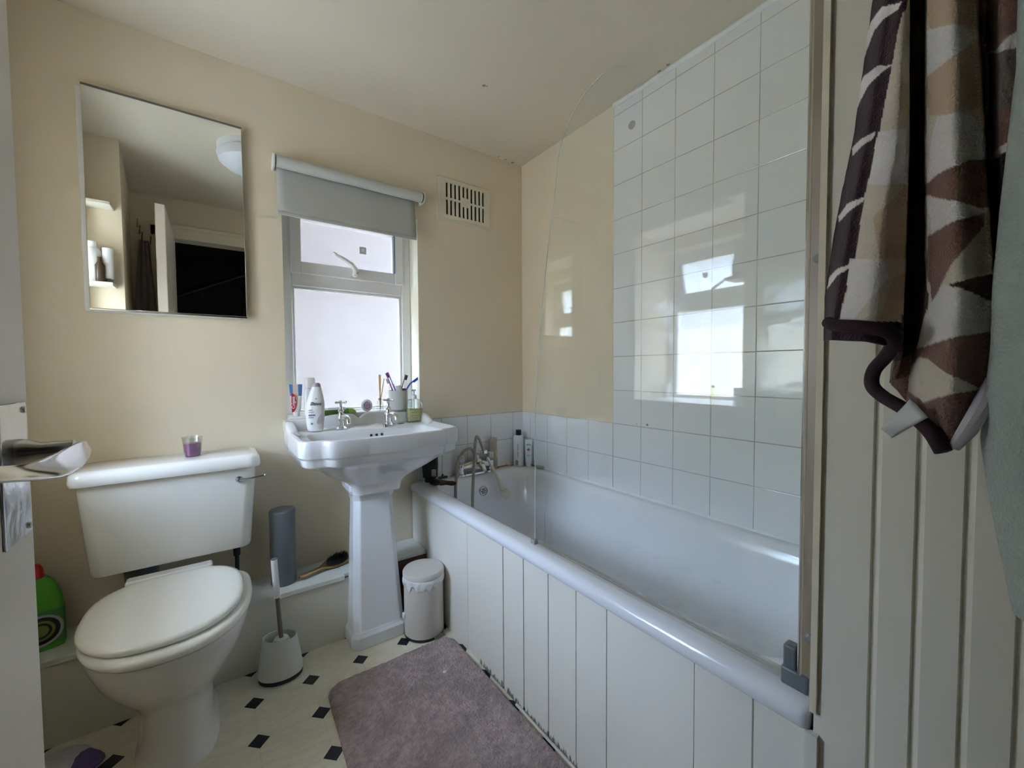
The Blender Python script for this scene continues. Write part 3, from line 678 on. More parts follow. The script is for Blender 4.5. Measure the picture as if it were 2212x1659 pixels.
# green cleaner bottle on the ledge, left
t = thing('cleaner_bottle', 'green cleaner bottle with a red cap in the left corner', 'bottle', (-1.893, -.095, .262), rz=rad(15))
m_grn = mat('green_plastic', (.10, .42, .03), .3)
make('bottle_body', Bm().loft([rrect(.044, .030, .02, 6, 0, 0, 0), rrect(.046, .032, .02, 6, 0, 0, .01), rrect(.046, .032, .02, 6, 0, 0, .12), rrect(.041, .030, .02, 6, .0, 0, .16), rrect(.034, .024, .018, 6, -.006, 0, .195), rrect(.024, .020, .016, 6, -.012, 0, .215)]), m_grn, t, smooth=50)
m_lab = mat('cleaner_label', (.3, .3, .3), .4); g = NG(m_lab); p = g.pos()
d = g.math('SQRT', g.math('ADD', g.math('POWER', g.math('ADD', p['X'], .006), 2), g.math('POWER', g.math('SUBTRACT', p['Z'], .062), 2)))
c1 = g.mix(g.math('LESS_THAN', d, .047), (.07, .26, .06), (.42, .45, .46))
c1 = g.mix(g.math('LESS_THAN', d, .040), c1, (.02, .025, .03))
c1 = g.mix(g.math('LESS_THAN', d, .030), c1, (.20, .25, .05))
g.col(g.mix(g.math('LESS_THAN', g.math('ABSOLUTE', g.math('SUBTRACT', d, .020)), .003), c1, (.03, .03, .03)))
make('label', Bm().loft([rrect(.0465, .0325, .02, 6, 0, 0, .015), rrect(.0465, .0325, .02, 6, 0, 0, .118)]), m_lab, t, smooth=50)
make('cap', Bm().lathe([(.019, .213), (.021, .216), (.019, .240), (.014, .252), (.006, .255)], 24, (-.013, 0, 0)), mat('red_plastic', (.55, .02, .02), .3), t)

# fluffy item on the floor, bottom left
c = at(110, 1648, 'z', .04)
B = Bm(); Pn = []
for i in range(25):
    th = PI*i/24; row = []
    for j in range(48):
        a = 2*PI*j/48; r_ = 1+.16*noise.noise((cos(a)*2, sin(a)*2, i*.2))+.05*noise.noise((cos(a)*9, sin(a)*9, i*.9))
        row.append((.085*sin(th)*cos(a)*r_, .055*sin(th)*sin(a)*r_, max(0.002, .038-.038*cos(th)*r_)))
    Pn.append(row)
B.loft(Pn, False, False)
m_fl = mat('fluffy_cloth', (.45, .42, .48), .95, bump=1, bscale=220, bdist=.004); g = NG(m_fl); p = g.pos()
g.col(g.mix(g.math('GREATER_THAN', g.math('ADD', p['X'], g.math('MULTIPLY', g.noise(18, 2), .04)), .068), (.58, .55, .60), (.15, .10, .28)))
tag(make('cleaning_cloth', B, m_fl, loc=(at(128, 1668, 'z', .03).x, at(128, 1668, 'z', .03).y, 0), rot=(0, 0, rad(-25)), smooth=180), 'grey and purple fluffy cloth on the floor left of the toilet', 'cloth')

# ------------------------------------------------------------------ bath mat
m_mat = mat('mat_pile', (.23, .185, .185), .95, sheen=.2, bump=1, bscale=120, bdist=.012); g = NG(m_mat); p = g.pos()
n1 = g.noise(9, 5, None, .7); n2 = g.noise(45, 3)
n1 = g.math('MULTIPLY_ADD', g.math('SUBTRACT', n1, .5), 2.6, .5, True); cl = g.mix(n1, (.29, .210, .198), (.62, .48, .45)); cl = g.mix(g.math('MULTIPLY', g.math('MULTIPLY_ADD', g.math('SUBTRACT', n2, .5), 4, .5, True), .45), cl, (.25, .19, .18))
d = g.math('SQRT', g.math('ADD', g.math('POWER', g.math('ADD', p['X'], .865-.94), 2), g.math('POWER', g.math('SUBTRACT', p['Y'], 0.0-.0), 2)))
g.col(cl)
A, Bc, Cc, Dd = Vector((-1.178, -.425, 0)), Vector((-.705, -.425, 0)), Vector((-.705, -1.32, 0)), Vector((-1.215, -1.32, 0))
P = []; NX, NY = 150, 250
rc = .05
top = []
for i in range(NY+1):
    v = i/NY; row = []
    for j in range(NX+1):
        u = j/NX
        # round the corners
        wx, wy = .49, .9
        dxe, dye = min(u, 1-u)*wx, min(v, 1-v)*wy
        uu, vv = u, v
        if dxe < rc and dye < rc:
            ex, ey = rc-dxe, rc-dye; L_ = math.hypot(ex, ey); m_ = max(ex, ey)
            if L_ > 0: ex2, ey2 = ex*m_/L_, ey*m_/L_; uu += (ex-ex2)/wx*(1 if u < .5 else -1); vv += (ey-ey2)/wy*(1 if v < .5 else -1)
            de = rc-max(ex, ey)
        else: de = min(dxe, dye)
        q = (A.lerp(Bc, uu)).lerp(Dd.lerp(Cc, uu), vv)
        h_ = .016*min(1, math.sqrt(max(0, de)/.012))
        if h_ > 0: h_ += .0028*noise.noise(q*55)+.0022*noise.noise(q*150)+.002*noise.noise(q*12)
        row.append((q.x+.94, q.y+.87, max(.001, h_)))
    P.append(row)
o = tag(make('bath_mat', Bm().grid(P), m_mat, loc=(-.94, -.87, 0), smooth=180), 'mauve-brown shaggy bath mat on the vinyl floor', 'bath mat')
c = at(961, 1452, 'z', .018)
tag(make('lint_ball', Bm().sphere((0, 0, 0), .007, 12, sx=1.3, sz=.6), mat('lint', (.72, .66, .62), 1), loc=(c.x, c.y, .020)), 'pale ball of lint on the bath mat', 'lint')

# ------------------------------------------------------------------ the open door
t = sroot('door_1', 'cream painted door standing open at the left edge', 'door', (-1.651, -1.13, 0))
make('door_leaf', Bm().box(-.044, 0, -.70, .022, .008, 2.0), mat('door_paint', (.86, .775, .68), .45, bump=.35, bscale=25), t, bevel=.004, seg=3)
h = make('handle_plate', Bm().box(0, .003, -.075, .004, .888, 1.052), mat('streaky_chrome', (.62, .61, .63), .16, metal=1, bump=.5, bscale=18, bdist=.004), t, bevel=.002)
for z in (1.042, .898):
    make('screw', Bm().lathe([(.0045, 0), (.0035, .002)], 12, M=Matrix.Translation((.003, -.006, z)) @ Matrix.Rotation(PI/2, 4, 'Y')), m_dchrome, h)
make('handle_neck', Bm().lathe([(.017, .003), (.016, .012), (.011, .022), (.011, .050)], 24, M=Matrix.Translation((0, -.030, .992)) @ Matrix.Rotation(PI/2, 4, 'Y')), m_dchrome, h)
# lever: a wide scrolled blade running from the neck towards the doorway
T = Vector((-1.651, -1.13, 0))
lev = []
for u, v, xv, w_, tl in ((186, 962, -1.590, .006, 20), (176, 972, -1.589, .012, 22), (158, 988, -1.590, .0145, 28), (132, 1006, -1.592, .0155, 36), (104, 1019, -1.596, .0150, 44), (72, 1026, -1.600, .0140, 48), (36, 1029, -1.604, .0130, 50), (-10, 1031, -1.606, .0125, 50), (-70, 1036, -1.604, .0120, 50), (-130, 1040, -1.600, .006, 50)):
    q = at(u, v, 'x', xv)-T; lev.append((q.x, q.y, q.z, w_, tl))
R = []
for x_, y_, z_, w_, tl in lev:
    c_, s_ = cos(rad(tl)), sin(rad(tl)); ring_ = []
    for j in range(20):
        a = 2*PI*j/20; p_, q_ = w_*cos(a), .0035*sin(a)+.0035*cos(a)**2
        ring_.append((x_ + p_*s_*.9 + q_*c_, y_, z_ - p_*c_*.9 + q_*s_))
    R.append(ring_)
make('door_handle', Bm().loft(R), mat('darkened_chrome', (.60, .59, .58), .12, metal=1), h, sub=1, smooth=60)  # greyer base colour carries the dark reflection of the hallway

# ------------------------------------------------------------------ seen in the mirror: shelves, hooks, lamp
m_shelf = mat('shelf_paint', (.78, .73, .6), .5)
for z, lb in ((1.90, 'upper cream shelf on the boxed-in wall'), (1.515, 'lower cream shelf holding bottles')):
    tag(make('wall_shelf', Bm().box(-1.949, -1.84, -.999, -.90, z-.012, z+.004), m_shelf, bevel=.002), lb, 'shelf', 'shelves on the boxed-in wall')
def bottle(name, label, loc, prof, m, capm=None, capprof=None, rz=0, sx=1, sy=.6, cat='bottle', n=28, group=None):
    t = thing(name, label, cat, loc, rz, group)
    make('bottle_body', Bm().lathe(prof, n, sx=sx, sy=sy), m, t, smooth=40)
    if capm: make('cap', Bm().lathe(capprof, n, sx=sx, sy=max(sy, .8)), capm, t, smooth=40)
    return t
bottle('shampoo_bottle', 'tall white bottle on the lower shelf in the mirror', (-1.915, -.95, 1.519), [(.028, 0), (.03, .004), (.03, .15), (.022, .165)], m_wp, m_wp, [(.018, .165), (.018, .195)], sy=.8)
bottle('lotion_tube', 'white tube standing on its cap on the lower shelf', (-1.862, -.95, 1.519), [(.018, .02), (.02, .03), (.02, .17)], m_wp, m_grey, [(.017, 0), (.017, .022)], sy=.7)
bottle('brown_bottle', 'small brown bottle between the shelf bottles', (-1.888, -.93, 1.519), [(.016, 0), (.018, .01), (.018, .08), (.008, .10), (.008, .12)], mat('brown_glass', (.08, .05, .03), .2), sy=1)
t = thing('coat_hook', 'cluster of metal hooks on the wall behind the door', 'hook', (-1.80, YR, 1.93))
for k, (dx_, dz_) in enumerate(((-.03, .10), (-.02, .06), (-.01, .02), (.03, .0))):
    make('hook_arm', Bm().tube([(dx_, 0, dz_), (dx_, .05, dz_-.02), (dx_+.005, .075, dz_-.005), (dx_+.008, .08, dz_+.025)], .004, 8), m_dchrome, t)
def hung(name, label, x0, x1, y0, amp, z0, z1, m, taper, folds, ph=0):
    P = []
    for i in range(40):
        v = i/39; z = z1+(z0-z1)*v; w_ = taper+(1-taper)*min(1, v*1.6); row = []
        for j in range(61):
            u = j/60; x = (x0+x1)/2+(u-.5)*(x1-x0)*w_
            row.append((x, y0+amp*(.3+.7*v)*sin(u*PI*2*folds+ph+v), z))
        P.append(row)
    return tag(make(name, Bm().grid(P), m, solid=.006, smooth=180), label, 'towel')
hung('hanging_towel', 'plum grey towel hanging on the hooks behind the door', -1.862, -1.735, -1.665, .02, .9, 1.92, mat('plum_towel', (.36, .31, .33), .95, bump=1, bscale=200), .35, 2.5)
t = thing('ceiling_lamp', 'round white flush ceiling lamp seen in the mirror', 'ceiling lamp', (-1.262, -.745, H))
make('lamp_base', Bm().lathe([(.155, 0), (.155, -.012), (.15, -.035)], 48), m_wp, t)
make('lamp_shade', Bm().lathe([(.155, -.033), (.157, -.045), (.148, -.075), (.12, -.097), (.07, -.112), (.01, -.117)], 48), mat('opal_shade', (.78, .79, .84), .3), t)
# items on the second window's sill
bottle('sill_bottle', 'small bottle standing on the left window sill', (-2.20, -.66, .896), [(.016, 0), (.018, .004), (.018, .05), (.008, .065), (.008, .075)], m_yel, m_wp, [(.009, .075), (.009, .09)], sy=1)
tag(make('storage_box', Bm().box(-2.24, -2.17, -.865, -.79, .8965, .975), m_wp, bevel=.003), 'white box at one end of the left window sill', 'box')
tag(make('storage_pot', Bm().lathe([(.022, 0), (.03, .06), (.034, .09), (.03, .095)], 24, (-2.20, -.35, .897)), m_wp), 'white pot at the corner end of the left window sill', 'pot')

# ------------------------------------------------------------------ things on the back window sill (top z .896)
SZ = .8965
# toothpaste tube, standing on its cap end
t = thing('toothpaste_tube', 'white, blue and red toothpaste tube at the left end of the sill', 'toothpaste', (-1.183, .012, SZ), rz=rad(-4))
m_tp = mat('toothpaste_print', (.82, .82, .80), .3); g = NG(m_tp); p = g.pos()
c1 = g.mix(g.math('MULTIPLY', g.math('GREATER_THAN', p['Z'], .085), g.math('GREATER_THAN', g.math('ABSOLUTE', g.math('ADD', p['X'], .002)), .010)), (.84, .84, .82), (.10, .24, .55))
c1 = g.mix(g.math('MULTIPLY', g.math('GREATER_THAN', p['Z'], .085), g.math('LESS_THAN', g.math('ABSOLUTE', g.math('ADD', p['X'], .002)), .010)), c1, (.80, .68, .58))
g.col(c1)
R = []
for hx, hy, z in ((.013, .013, .016), (.017, .015, .024), (.020, .012, .06), (.023, .007, .10), (.0245, .0012, .133)):
    R.append(rrect(hx, hy, min(hx, hy)*.98, 6, 0, 0, z))
make('tube', Bm().loft(R), m_tp, t, smooth=50)
make('cap', Bm().lathe([(.013, 0), (.0135, .016)], 20), m_wp, t)
pl = [(-.022+.017*cos(a)*(1 if cos(a) > 0 else .1), .058+.040*sin(a)) for a in [2*PI*j/28 for j in range(28)]]
B = Bm().loft([[(x+.005, -.0158, z) for x, z in pl], [(x+.005, -.0150, z) for x, z in pl]])
rb = make('red_badge', B, mat('badge_red', (.60, .02, .03), .35), t)
text('Colgate', .016, m_wp, rb, (-.0112, -.0162, .058), (PI/2, -PI/2, 0), ext=.0003, bold=.0004)
# bottle standing upside, translucent top, behind the body wash
t = thing('conditioner_bottle', 'white bottle with a tall pale cap behind the body wash bottle', 'bottle', (-1.128, .015, SZ))
make('bottle_body', Bm().loft([rrect(.024, .016, .012, 6, 0, 0, 0), rrect(.025, .017, .012, 6, 0, 0, .004), rrect(.025, .017, .012, 6, 0, 0, .10), rrect(.020, .014, .011, 6, 0, 0, .115)]), m_wp, t)
make('cap', Bm().loft([rrect(.020, .014, .011, 6, 0, 0, .116), rrect(.0195, .013, .011, 6, 0, 0, .155), rrect(.016, .011, .010, 6, 0, 0, .160)]), mat('pale_cap', (.80, .77, .77), .25), t)
# green wipes packet
t = thing('wipes_packet', 'green and white flat packet lying behind the left tap', 'packet', (-1.02, .012, SZ))
m_wpk = mat('packet_print', (.1, .3, .05), .35); g = NG(m_wpk); p = g.pos()
c1 = g.mix(g.math('GREATER_THAN', g.noise(26, 2), .56), (.045, .12, .02), (.10, .24, .03))
c1 = g.mix(g.math('GREATER_THAN', p['X'], .040), c1, (.34, .52, .08))
c1 = g.mix(g.math('MULTIPLY', g.math('GREATER_THAN', p['Z'], .019), g.math('LESS_THAN', p['X'], .03)), c1, (.66, .68, .70))
g.col(c1)
P = []
for i in range(13):
    a = i/12
    row = []
    for j in range(31):
        u = j/30; e_ = min(u, 1-u)*8; e2 = min(a, 1-a)*6
        row.append((-.075+.15*u, -.028+.05*a, .0015+.020*min(1, e_)**.5*min(1, e2)**.5+.003*noise.noise((u*9, a*5, 0))))
    P.append(row)
make('packet_film', Bm().grid(P), m_wpk, t, smooth=180)
make('packet_lid', Bm().box(-.045, .03, -.012, .020, .022, .027), mat('packet_lid_white', (.74, .76, .78), .3), t, bevel=.002)
# round air freshener
t = thing('air_freshener', 'small round white and pink air freshener on the sill', 'air freshener', (-.893, .014, SZ), rz=rad(-14))
make('case', Bm().lathe([(.020, -.010), (.026, -.008), (.028, 0), (.026, .008), (.021, .010)], 36, M=Matrix.Translation((0, 0, .028)) @ Matrix.Rotation(PI/2, 4, 'X'), sx=.9), m_wp, t)
make('pink_disc', Bm().lathe([(.0165, .0102), (.0160, .0115)], 32, M=Matrix.Translation((0, 0, .028)) @ Matrix.Rotation(PI/2, 4, 'X'), sx=.85), mat('pink_gel', (.62, .42, .52), .3), t)
B = Bm().tube([(.014*cos(a), -.0118, .028+.0165*sin(a)) for a in [2*PI*j/28 for j in range(29)]], .0012, 6).tube([(-.013, -.0118, .031), (.013, -.0118, .031)], .001, 6).tube([(-.004, -.0118, .030), (-.003, -.0118, .014)], .0009, 6).tube([(.004, -.0118, .030), (.003, -.0118, .014)], .0009, 6)
make('emblem', B, mat('mauve_line', (.30, .16, .24), .4), t)
# reed diffuser
t = thing('reed_diffuser', 'little glass bottle with wooden reeds on the sill', 'diffuser', (-.830, .020, SZ))
make('glass_bottle', Bm().lathe([(.014, 0), (.0155, .002), (.0155, .040), (.007, .050), (.0065, .058)], 24, cap1=False), m_gel, t)
make('neck_ring', Bm().lathe([(.0075, .050), (.0075, .058), (.0062, .058)], 20, cap1=False), mat('brown_ring', (.24, .17, .13), .4), t)
for dx_, dy_ in ((-.002, 0), (.003, .001), (.0005, -.003), (.016, .004)):
    make('reed', Bm().tube([(0, 0, .003), (dx_*.3, dy_*.3, .055), (dx_*1.4, dy_, .168 if dx_ < .01 else .15)], .0021, 6), mat('reed_wood', (.62, .38, .16), .6), t)
# toothbrush mug
t = thing('toothbrush_mug', 'off-white round mug holding the toothbrushes', 'mug', (-.742, .018, SZ))
make('mug', Bm().lathe([(.042, 0), (.045, .003), (.0465, .090), (.0475, .092), (.0455, .092), (.044, .088), (.042, .006), (.001, .005)], 40), mat('mug_glaze', (.66, .67, .62), .3), t)
MX, MY = -.742, .018
def brush(label, base, top, m, hm, bm_, name='toothbrush', head=True):
    b0, b1 = Vector(base), Vector(top); d_ = (b1-b0)
    r = thing(name, label, name.replace('_', ' '), tuple(b0), group='toothbrushes in the mug')
    make('handle', Bm().tube([(0, 0, 0), d_*.45, d_*.8, d_], [.004, .0045, .0025, .003], 8), m, r)
    if head:
        n_ = d_.normalized(); s_ = n_.cross(Vector((0, 1, 0))).normalized()
        Mx = Matrix.Translation(d_) @ n_.to_track_quat('Z', 'Y').to_matrix().to_4x4()
        make('head', Bm().box(-.0055, .0055, -.002, .002, -.006, .022, M=Mx), hm, r, bevel=.0015)
        make('bristle_block', Bm().box(-.005, .005, -.012, -.002, -.004, .020, M=Mx), bm_, r, bevel=.001)
    return r
z0 = SZ+.012
m_pur = mat('purple_plastic', (.25, .16, .52), .3); m_blu = mat('blue_plastic', (.04, .10, .50), .3); m_bro = mat('bamboo', (.22, .12, .08), .6)
m_whb = mat('white_bristles', (.75, .74, .74), .8); m_dkb = mat('charcoal_bristles', (.05, .045, .035), .9)
brush('purple toothbrush leaning left in the mug', (MX+.015, MY-.012, z0), (MX-.045, MY-.01, z0+.148), m_pur, m_pur, mat('plum_bristles', (.20, .05, .12), .8))
brush('pink toothbrush leaning left behind the purple one', (MX+.005, MY+.012, z0), (MX-.038, MY+.014, z0+.120), mat('pink_plastic', (.55, .04, .22), .3), m_pur, m_whb)
brush('brown bamboo toothbrush with dark bristles upright in the mug', (MX-.01, MY, z0), (MX+.030, MY-.004, z0+.135), m_bro, m_bro, m_dkb)
r = thing('razor', 'blue disposable razor leaning right out of the mug', 'razor', (MX+.005, MY+.01, z0))
make('handle', Bm().tube([(0, 0, 0), (.035, .0, .075), (.058, 0, .108), (.078, -.004, .125)], [.004, .0045, .004, .0035], 8), m_blu, r)
make('razor_head', Bm().box(-.016, .016, -.004, .004, -.006, .006, M=Matrix.Translation((.086, -.006, .128)) @ Matrix.Rotation(-.6, 4, 'Y')), m_blu, r, bevel=.0015)
r = thing('wrapped_flosser', 'clear wrapped item sticking out of the mug middle', 'flosser', (MX-.012, MY+.018, z0))
make('film', Bm().tube([(0, 0, 0), (-.008, 0, .06), (-.012, 0, .095), (-.006, 0, .112)], [.005, .009, .016, .010], 10), m_gel, r)
make('stem', Bm().tube([(0, 0, 0), (-.010, 0, .09)], .002, 6), m_whb, r)
r = thing('travel_tube', 'small white tube tipped inside the mug', 'tube', (MX+.005, MY-.012, z0))
make('tube_body', Bm().tube([(0, 0, 0), (.000, 0, .055), (-.004, 0, .082), (-.010, 0, .104)], [.008, .010, .013, .013], 14), m_wp, r)
r = thing('red_comb', 'dark red plastic piece low in the mug', 'comb', (MX+.012, MY-.020, z0))
make('comb_body', Bm().box(-.010, .010, -.004, .004, 0, .090, M=Matrix.Rotation(.12, 4, 'Y')), mat('dark_red', (.20, .02, .03), .35), r, bevel=.003)

# ------------------------------------------------------------------ things on the basin deck
DZ = .8385
t = thing('body_wash_bottle', 'white curved body wash bottle standing left of the taps', 'bottle', (-1.133, -.105, .8425), rz=rad(-14))
prof = [(.026, .015, 0, 0), (.030, .019, .004, 0), (.033, .021, .04, 0), (.036, .022, .085, .001), (.033, .020, .118, .003), (.026, .017, .148, .005), (.018, .013, .176, .007), (.013, .010, .188, .008), (.006, .005, .193, .008)]
make('bottle_body', Bm().loft([[(cx_+a_*cos(2*PI*j/32), b_*sin(2*PI*j/32), z) for j in range(32)] for a_, b_, z, cx_ in prof]), m_wp, t, sub=1, smooth=60)
make('cap', Bm().loft([[(cx_+a_*cos(2*PI*j/24), b_*sin(2*PI*j/24), z) for j in range(24)] for a_, b_, z, cx_ in [(.0165, .0125, .179, .007), (.0145, .012, .1885, .008), (.009, .008, .1945, .008)]]), mat('mauve_cap', (.42, .30, .40), .3), t)
yy = -.0225
text('Dove', .0185, mat('ink_navy', (.03, .035, .08), .5), t, (.004, -.0222, .112), (PI/2-.06, 0, 0), ext=.0012, shear=.3, bold=.0001)
m_ink = mat('ink_grey', (.28, .28, .32), .5)
make('feather_print', Bm().loft([[(.017+.007*cos(a)+.010*sin(a)*.7, -.0222, .050+.020*sin(a)) for a in [2*PI*j/24 for j in range(24)]], [(.017+.007*cos(a)+.010*sin(a)*.7, -.0205, .050+.020*sin(a)) for a in [2*PI*j/24 for j in range(24)]]]), mat('feather_ink', (.36, .32, .36), .5), t)
make('small_print', Bm().box(-.022, -.008, -.0226, -.020, .086, .0885), m_ink, t)
make('small_print', Bm().box(-.022, -.002, -.0226, -.020, .078, .080), m_ink, t)
make('small_print', Bm().box(-.022, .002, -.0226, -.020, .064, .070), mat('ink_violet', (.25, .17, .35), .5), t)
make('small_print', Bm().box(-.022, -.004, -.0226, -.020, .056, .059), m_ink, t)
make('small_print', Bm().box(-.014, -.008, -.0222, -.019, .030, .036), m_ink, t)
make('bird_print', Bm().lathe([(.003, 0), (.003, .001)], 10, M=Matrix.Translation((.006, -.0195, .132)) @ Matrix.Rotation(PI/2, 4, 'X')), m_ink, t)

t = thing('soap_dispenser', 'clear pump bottle of pale yellow hand soap on the basin deck', 'soap dispenser', (-.700, -.070, .8425), rz=rad(-8))
make('liquid', Bm().loft([rrect(.036, .022, .01, 6, 0, 0, .003), rrect(.036, .022, .01, 6, 0, 0, .062)]), m_yel, t)
make('liquid_core', Bm().loft([rrect(.030, .016, .008, 6, 0, 0, .005), rrect(.030, .016, .008, 6, 0, 0, .060)]), mat('soap_yellow', (.88, .87, .68), .4), t)
R = [rrect(.037, .023, .011, 6, 0, 0, 0), rrect(.038, .024, .011, 6, 0, 0, .003), rrect(.038, .024, .011, 6, 0, 0, .066), rrect(.036, .0235, .012, 6, 0, 0, .085), rrect(.028, .020, .013, 6, 0, 0, .102), rrect(.013, .013, .0125, 6, 0, 0, .110)]
make('clear_bottle', Bm().loft(R), m_gel, t)
pm = Bm().lathe([(.013, .108), (.013, .124), (.009, .127), (.0045, .129), (.0045, .143), (.009, .144), (.010, .150), (.008, .153)], 20).tube([(0, 0, .148), (-.012, -.012, .149), (-.020, -.020, .145)], [.0045, .004, .003], 8)
make('pump', pm, mat('pump_plastic', (.80, .80, .79), .3), t)
make('dip_tube', Bm().tube([(0, 0, .02), (0, 0, .108)], .0025, 8), m_wp, t)
make('label_print', Bm().box(-.026, .026, -.0246, -.0240, .060, .063).box(-.018, .018, -.0246, -.0240, .046, .048).box(-.020, .020, -.0246, -.0240, .030, .032).box(-.014, .014, -.0246, -.0240, .020, .0215), mat('label_olive', (.30, .32, .12), .5), t)
B = Bm().tube([(.014*cos(a), .008*sin(a), 0) for a in [2*PI*j/30 for j in range(31)]], .0013, 6)
tag(make('hair_tie', B, mat('brown_elastic', (.12, .07, .05), .7), loc=(-.775, -.095, .8425)), 'thin brown hair tie on the basin by the right tap', 'hair tie')

# ------------------------------------------------------------------ things on the bath rim
RZ = ZR+.0015
t = thing('shower_gel_bottle', 'black upside-down shower gel bottle on the bath corner', 'bottle', (-.615, -.055, RZ), rz=rad(-28))
make('bottle_body', Bm().loft([rrect(.024, .018, .012, 6, 0, 0, 0), rrect(.026, .020, .012, 6, 0, 0, .006), rrect(.026, .02, .012, 6, 0, 0, .02), rrect(.035, .021, .014, 6, 0, 0, .024), rrect(.038, .022, .014, 6, 0, 0, .08), rrect(.036, .020, .014, 6, 0, 0, .155), rrect(.030, .016, .012, 6, 0, 0, .17)]), m_black, t)
bc = Bm()
lab = make('barcode_label', Bm().box(.008, .028, -.0228, -.0215, .030, .064), mat('label_pale', (.55, .56, .58), .5), t)
for k in range(7): bc.box(.0095, .0265, -.0231, -.0226, .033+.0042*k, .033+.0042*k+(.0012 if k % 2 else .002))
make('bars', bc, m_black, lab)
t = thing('detangling_brush', 'dark maroon brush lying on the bath rim corner', 'brush', (-.605, -.145, RZ), rz=rad(-42))
make('brush_head', Bm().sphere((-.022, 0, .014), .026, 20, sx=1.25, sy=.95, sz=.55), m_black, t)
make('handle', Bm().tube([(.0, 0, .013), (.03, 0, .013), (.055, 0, .011), (.075, 0, .010)], [.015, .010, .012, .007], 12), mat('maroon_plastic', (.05, .012, .02), .35), t)
t = thing('nail_brush', 'small black brush beside the gel bottle', 'brush', (-.535, -.038, RZ), rz=rad(5))
make('brush_body', Bm().box(-.028, .02, -.008, .008, 0, .010).tube([(-.01, 0, .012), (-.002, 0, .020)], .005, 8), m_black, t, bevel=.002)
t = thing('scrub_pouch', 'beige crumpled mesh pouch bottle behind the bath mixer', 'pouch', (-.232, -.032, RZ))
m_mesh = mat('beige_mesh', (.50, .42, .32), .85, bump=1, bscale=140, bdist=.004, vary=.25, vscale=30)
Rg = []
for i in range(16):
    v = i/15; hx, hy = .026+.002*sin(v*6), .014-.004*v
    Rg.append([((hx+.004*noise.noise((cos(a)*2, v*6, 1)))*cos(a), (hy+.004*noise.noise((cos(a)*2, v*6, 5)))*sin(a), .17*v+(.008*noise.noise((cos(a)*3, 2, 0)) if i == 15 else 0)) for a in [2*PI*j/28 for j in range(28)]])
make('pouch_body', Bm().loft(Rg), m_mesh, t, smooth=180)
t = thing('conditioner_flask', 'white bottle with black cap and grey lettering in the tiled corner', 'bottle', (-.066, -.045, RZ), rz=rad(-30))
make('bottle_body', Bm().lathe([(.028, 0), (.030, .003), (.030, .158), (.026, .168), (.015, .173)], 32), m_wp, t)
make('cap', Bm().lathe([(.0155, .173), (.0155, .202), (.0145, .203)], 24), m_black, t)
text('HAIR WASH', .014, mat('ink_taupe', (.30, .25, .20), .5), t, (-.008, -.0292, .090), (PI/2, -PI/2, 0), ext=.001)
make('brown_block', Bm().box(-.021, -.006, -.0292, -.020, .006, .034), mat('ink_brown', (.30, .24, .18), .5), t)
t = thing('cream_tube', 'white tube with a red cross standing beside the flask', 'tube', (-.036, -.098, RZ), rz=rad(-38))
make('tube_body', Bm().loft([rrect(.017, .014, .012, 6, 0, 0, .012), rrect(.019, .014, .012, 6, 0, 0, .02), rrect(.020, .010, .009, 6, 0, 0, .08), rrect(.021, .0015, .0014, 6, 0, 0, .150)]), mat('tube_bluewhite', (.72, .76, .77), .35), t)
make('cap', Bm().loft([rrect(.016, .013, .011, 6, 0, 0, 0), rrect(.017, .014, .011, 6, 0, 0, .013)]), m_wp, t)
make('red_cross', Bm().box(-.0095, .0075, -.0112, -.0085, .0925, .0975).box(-.0035, .0015, -.0112, -.0085, .0865, .1035), mat('cross_red', (.40, .05, .06), .4), t)
m_teal = mat('ink_teal', (.25, .40, .40), .5)
for b4 in ((-.012, .012, -.0128, -.0100, .062, .066), (-.009, .009, -.0128, -.0100, .054, .057), (-.013, .013, -.0088, -.006, .120, .126)):
    make('small_print', Bm().box(*b4), m_teal, t)
t = thing('orange_razor', 'orange razor lying on the bath rim corner', 'razor', (-.165, -.030, RZ), rz=rad(5))
make('handle', Bm().tube([(-.035, 0, .005), (0, 0, .007), (.035, 0, .005)], [.003, .004, .003], 8).sphere((-.035, 0, .006), .006, 10), mat('orange_plastic', (.60, .22, .08), .35), t)
make('razor_head', Bm().box(.033, .042, -.016, .016, .002, .009), m_beige, t, bevel=.0015)
t = thing('body_brush', 'blue handled brush with grey head on the bath wall ledge', 'brush', (-.028, -.145, RZ), rz=rad(-85))
make('handle', Bm().tube([(-.065, 0, .006), (-.02, .003, .008), (.015, 0, .007)], [.004, .005, .004], 8), mat('pale_blue_plastic', (.06, .22, .42), .35), t)
make('brush_head', Bm().box(.012, .062, -.010, .010, .0005, .016), mat('grey_bristle_head', (.34, .36, .34), .7, bump=1, bscale=200), t, bevel=.004)
# marks on tiles
def disc(name, lab, y, z, r, m, th=.003, cat='fixing', grp=None):
    tag(make(name, Bm().lathe([(r, 0), (r, th*.6), (r*.6, th)], 24, M=Matrix.Translation((-.006, y, z)) @ Matrix.Rotation(-PI/2, 4, 'Y')), m), lab, cat, grp)
disc('suction_pad', 'round grey pad stuck near the top of the tiles', -.773, 2.111, .017, mat('grey_pad', (.36, .35, .32), .5))
disc('wall_plug', 'tiny dark screw hole plug on the tiles', -.857, .852, .0042, m_grey, grp='screw hole plugs on the tiles')
disc('wall_plug', 'tiny pale screw hole plug left of the dark one', -.804, .850, .004, m_vent, grp='screw hole plugs on the tiles')

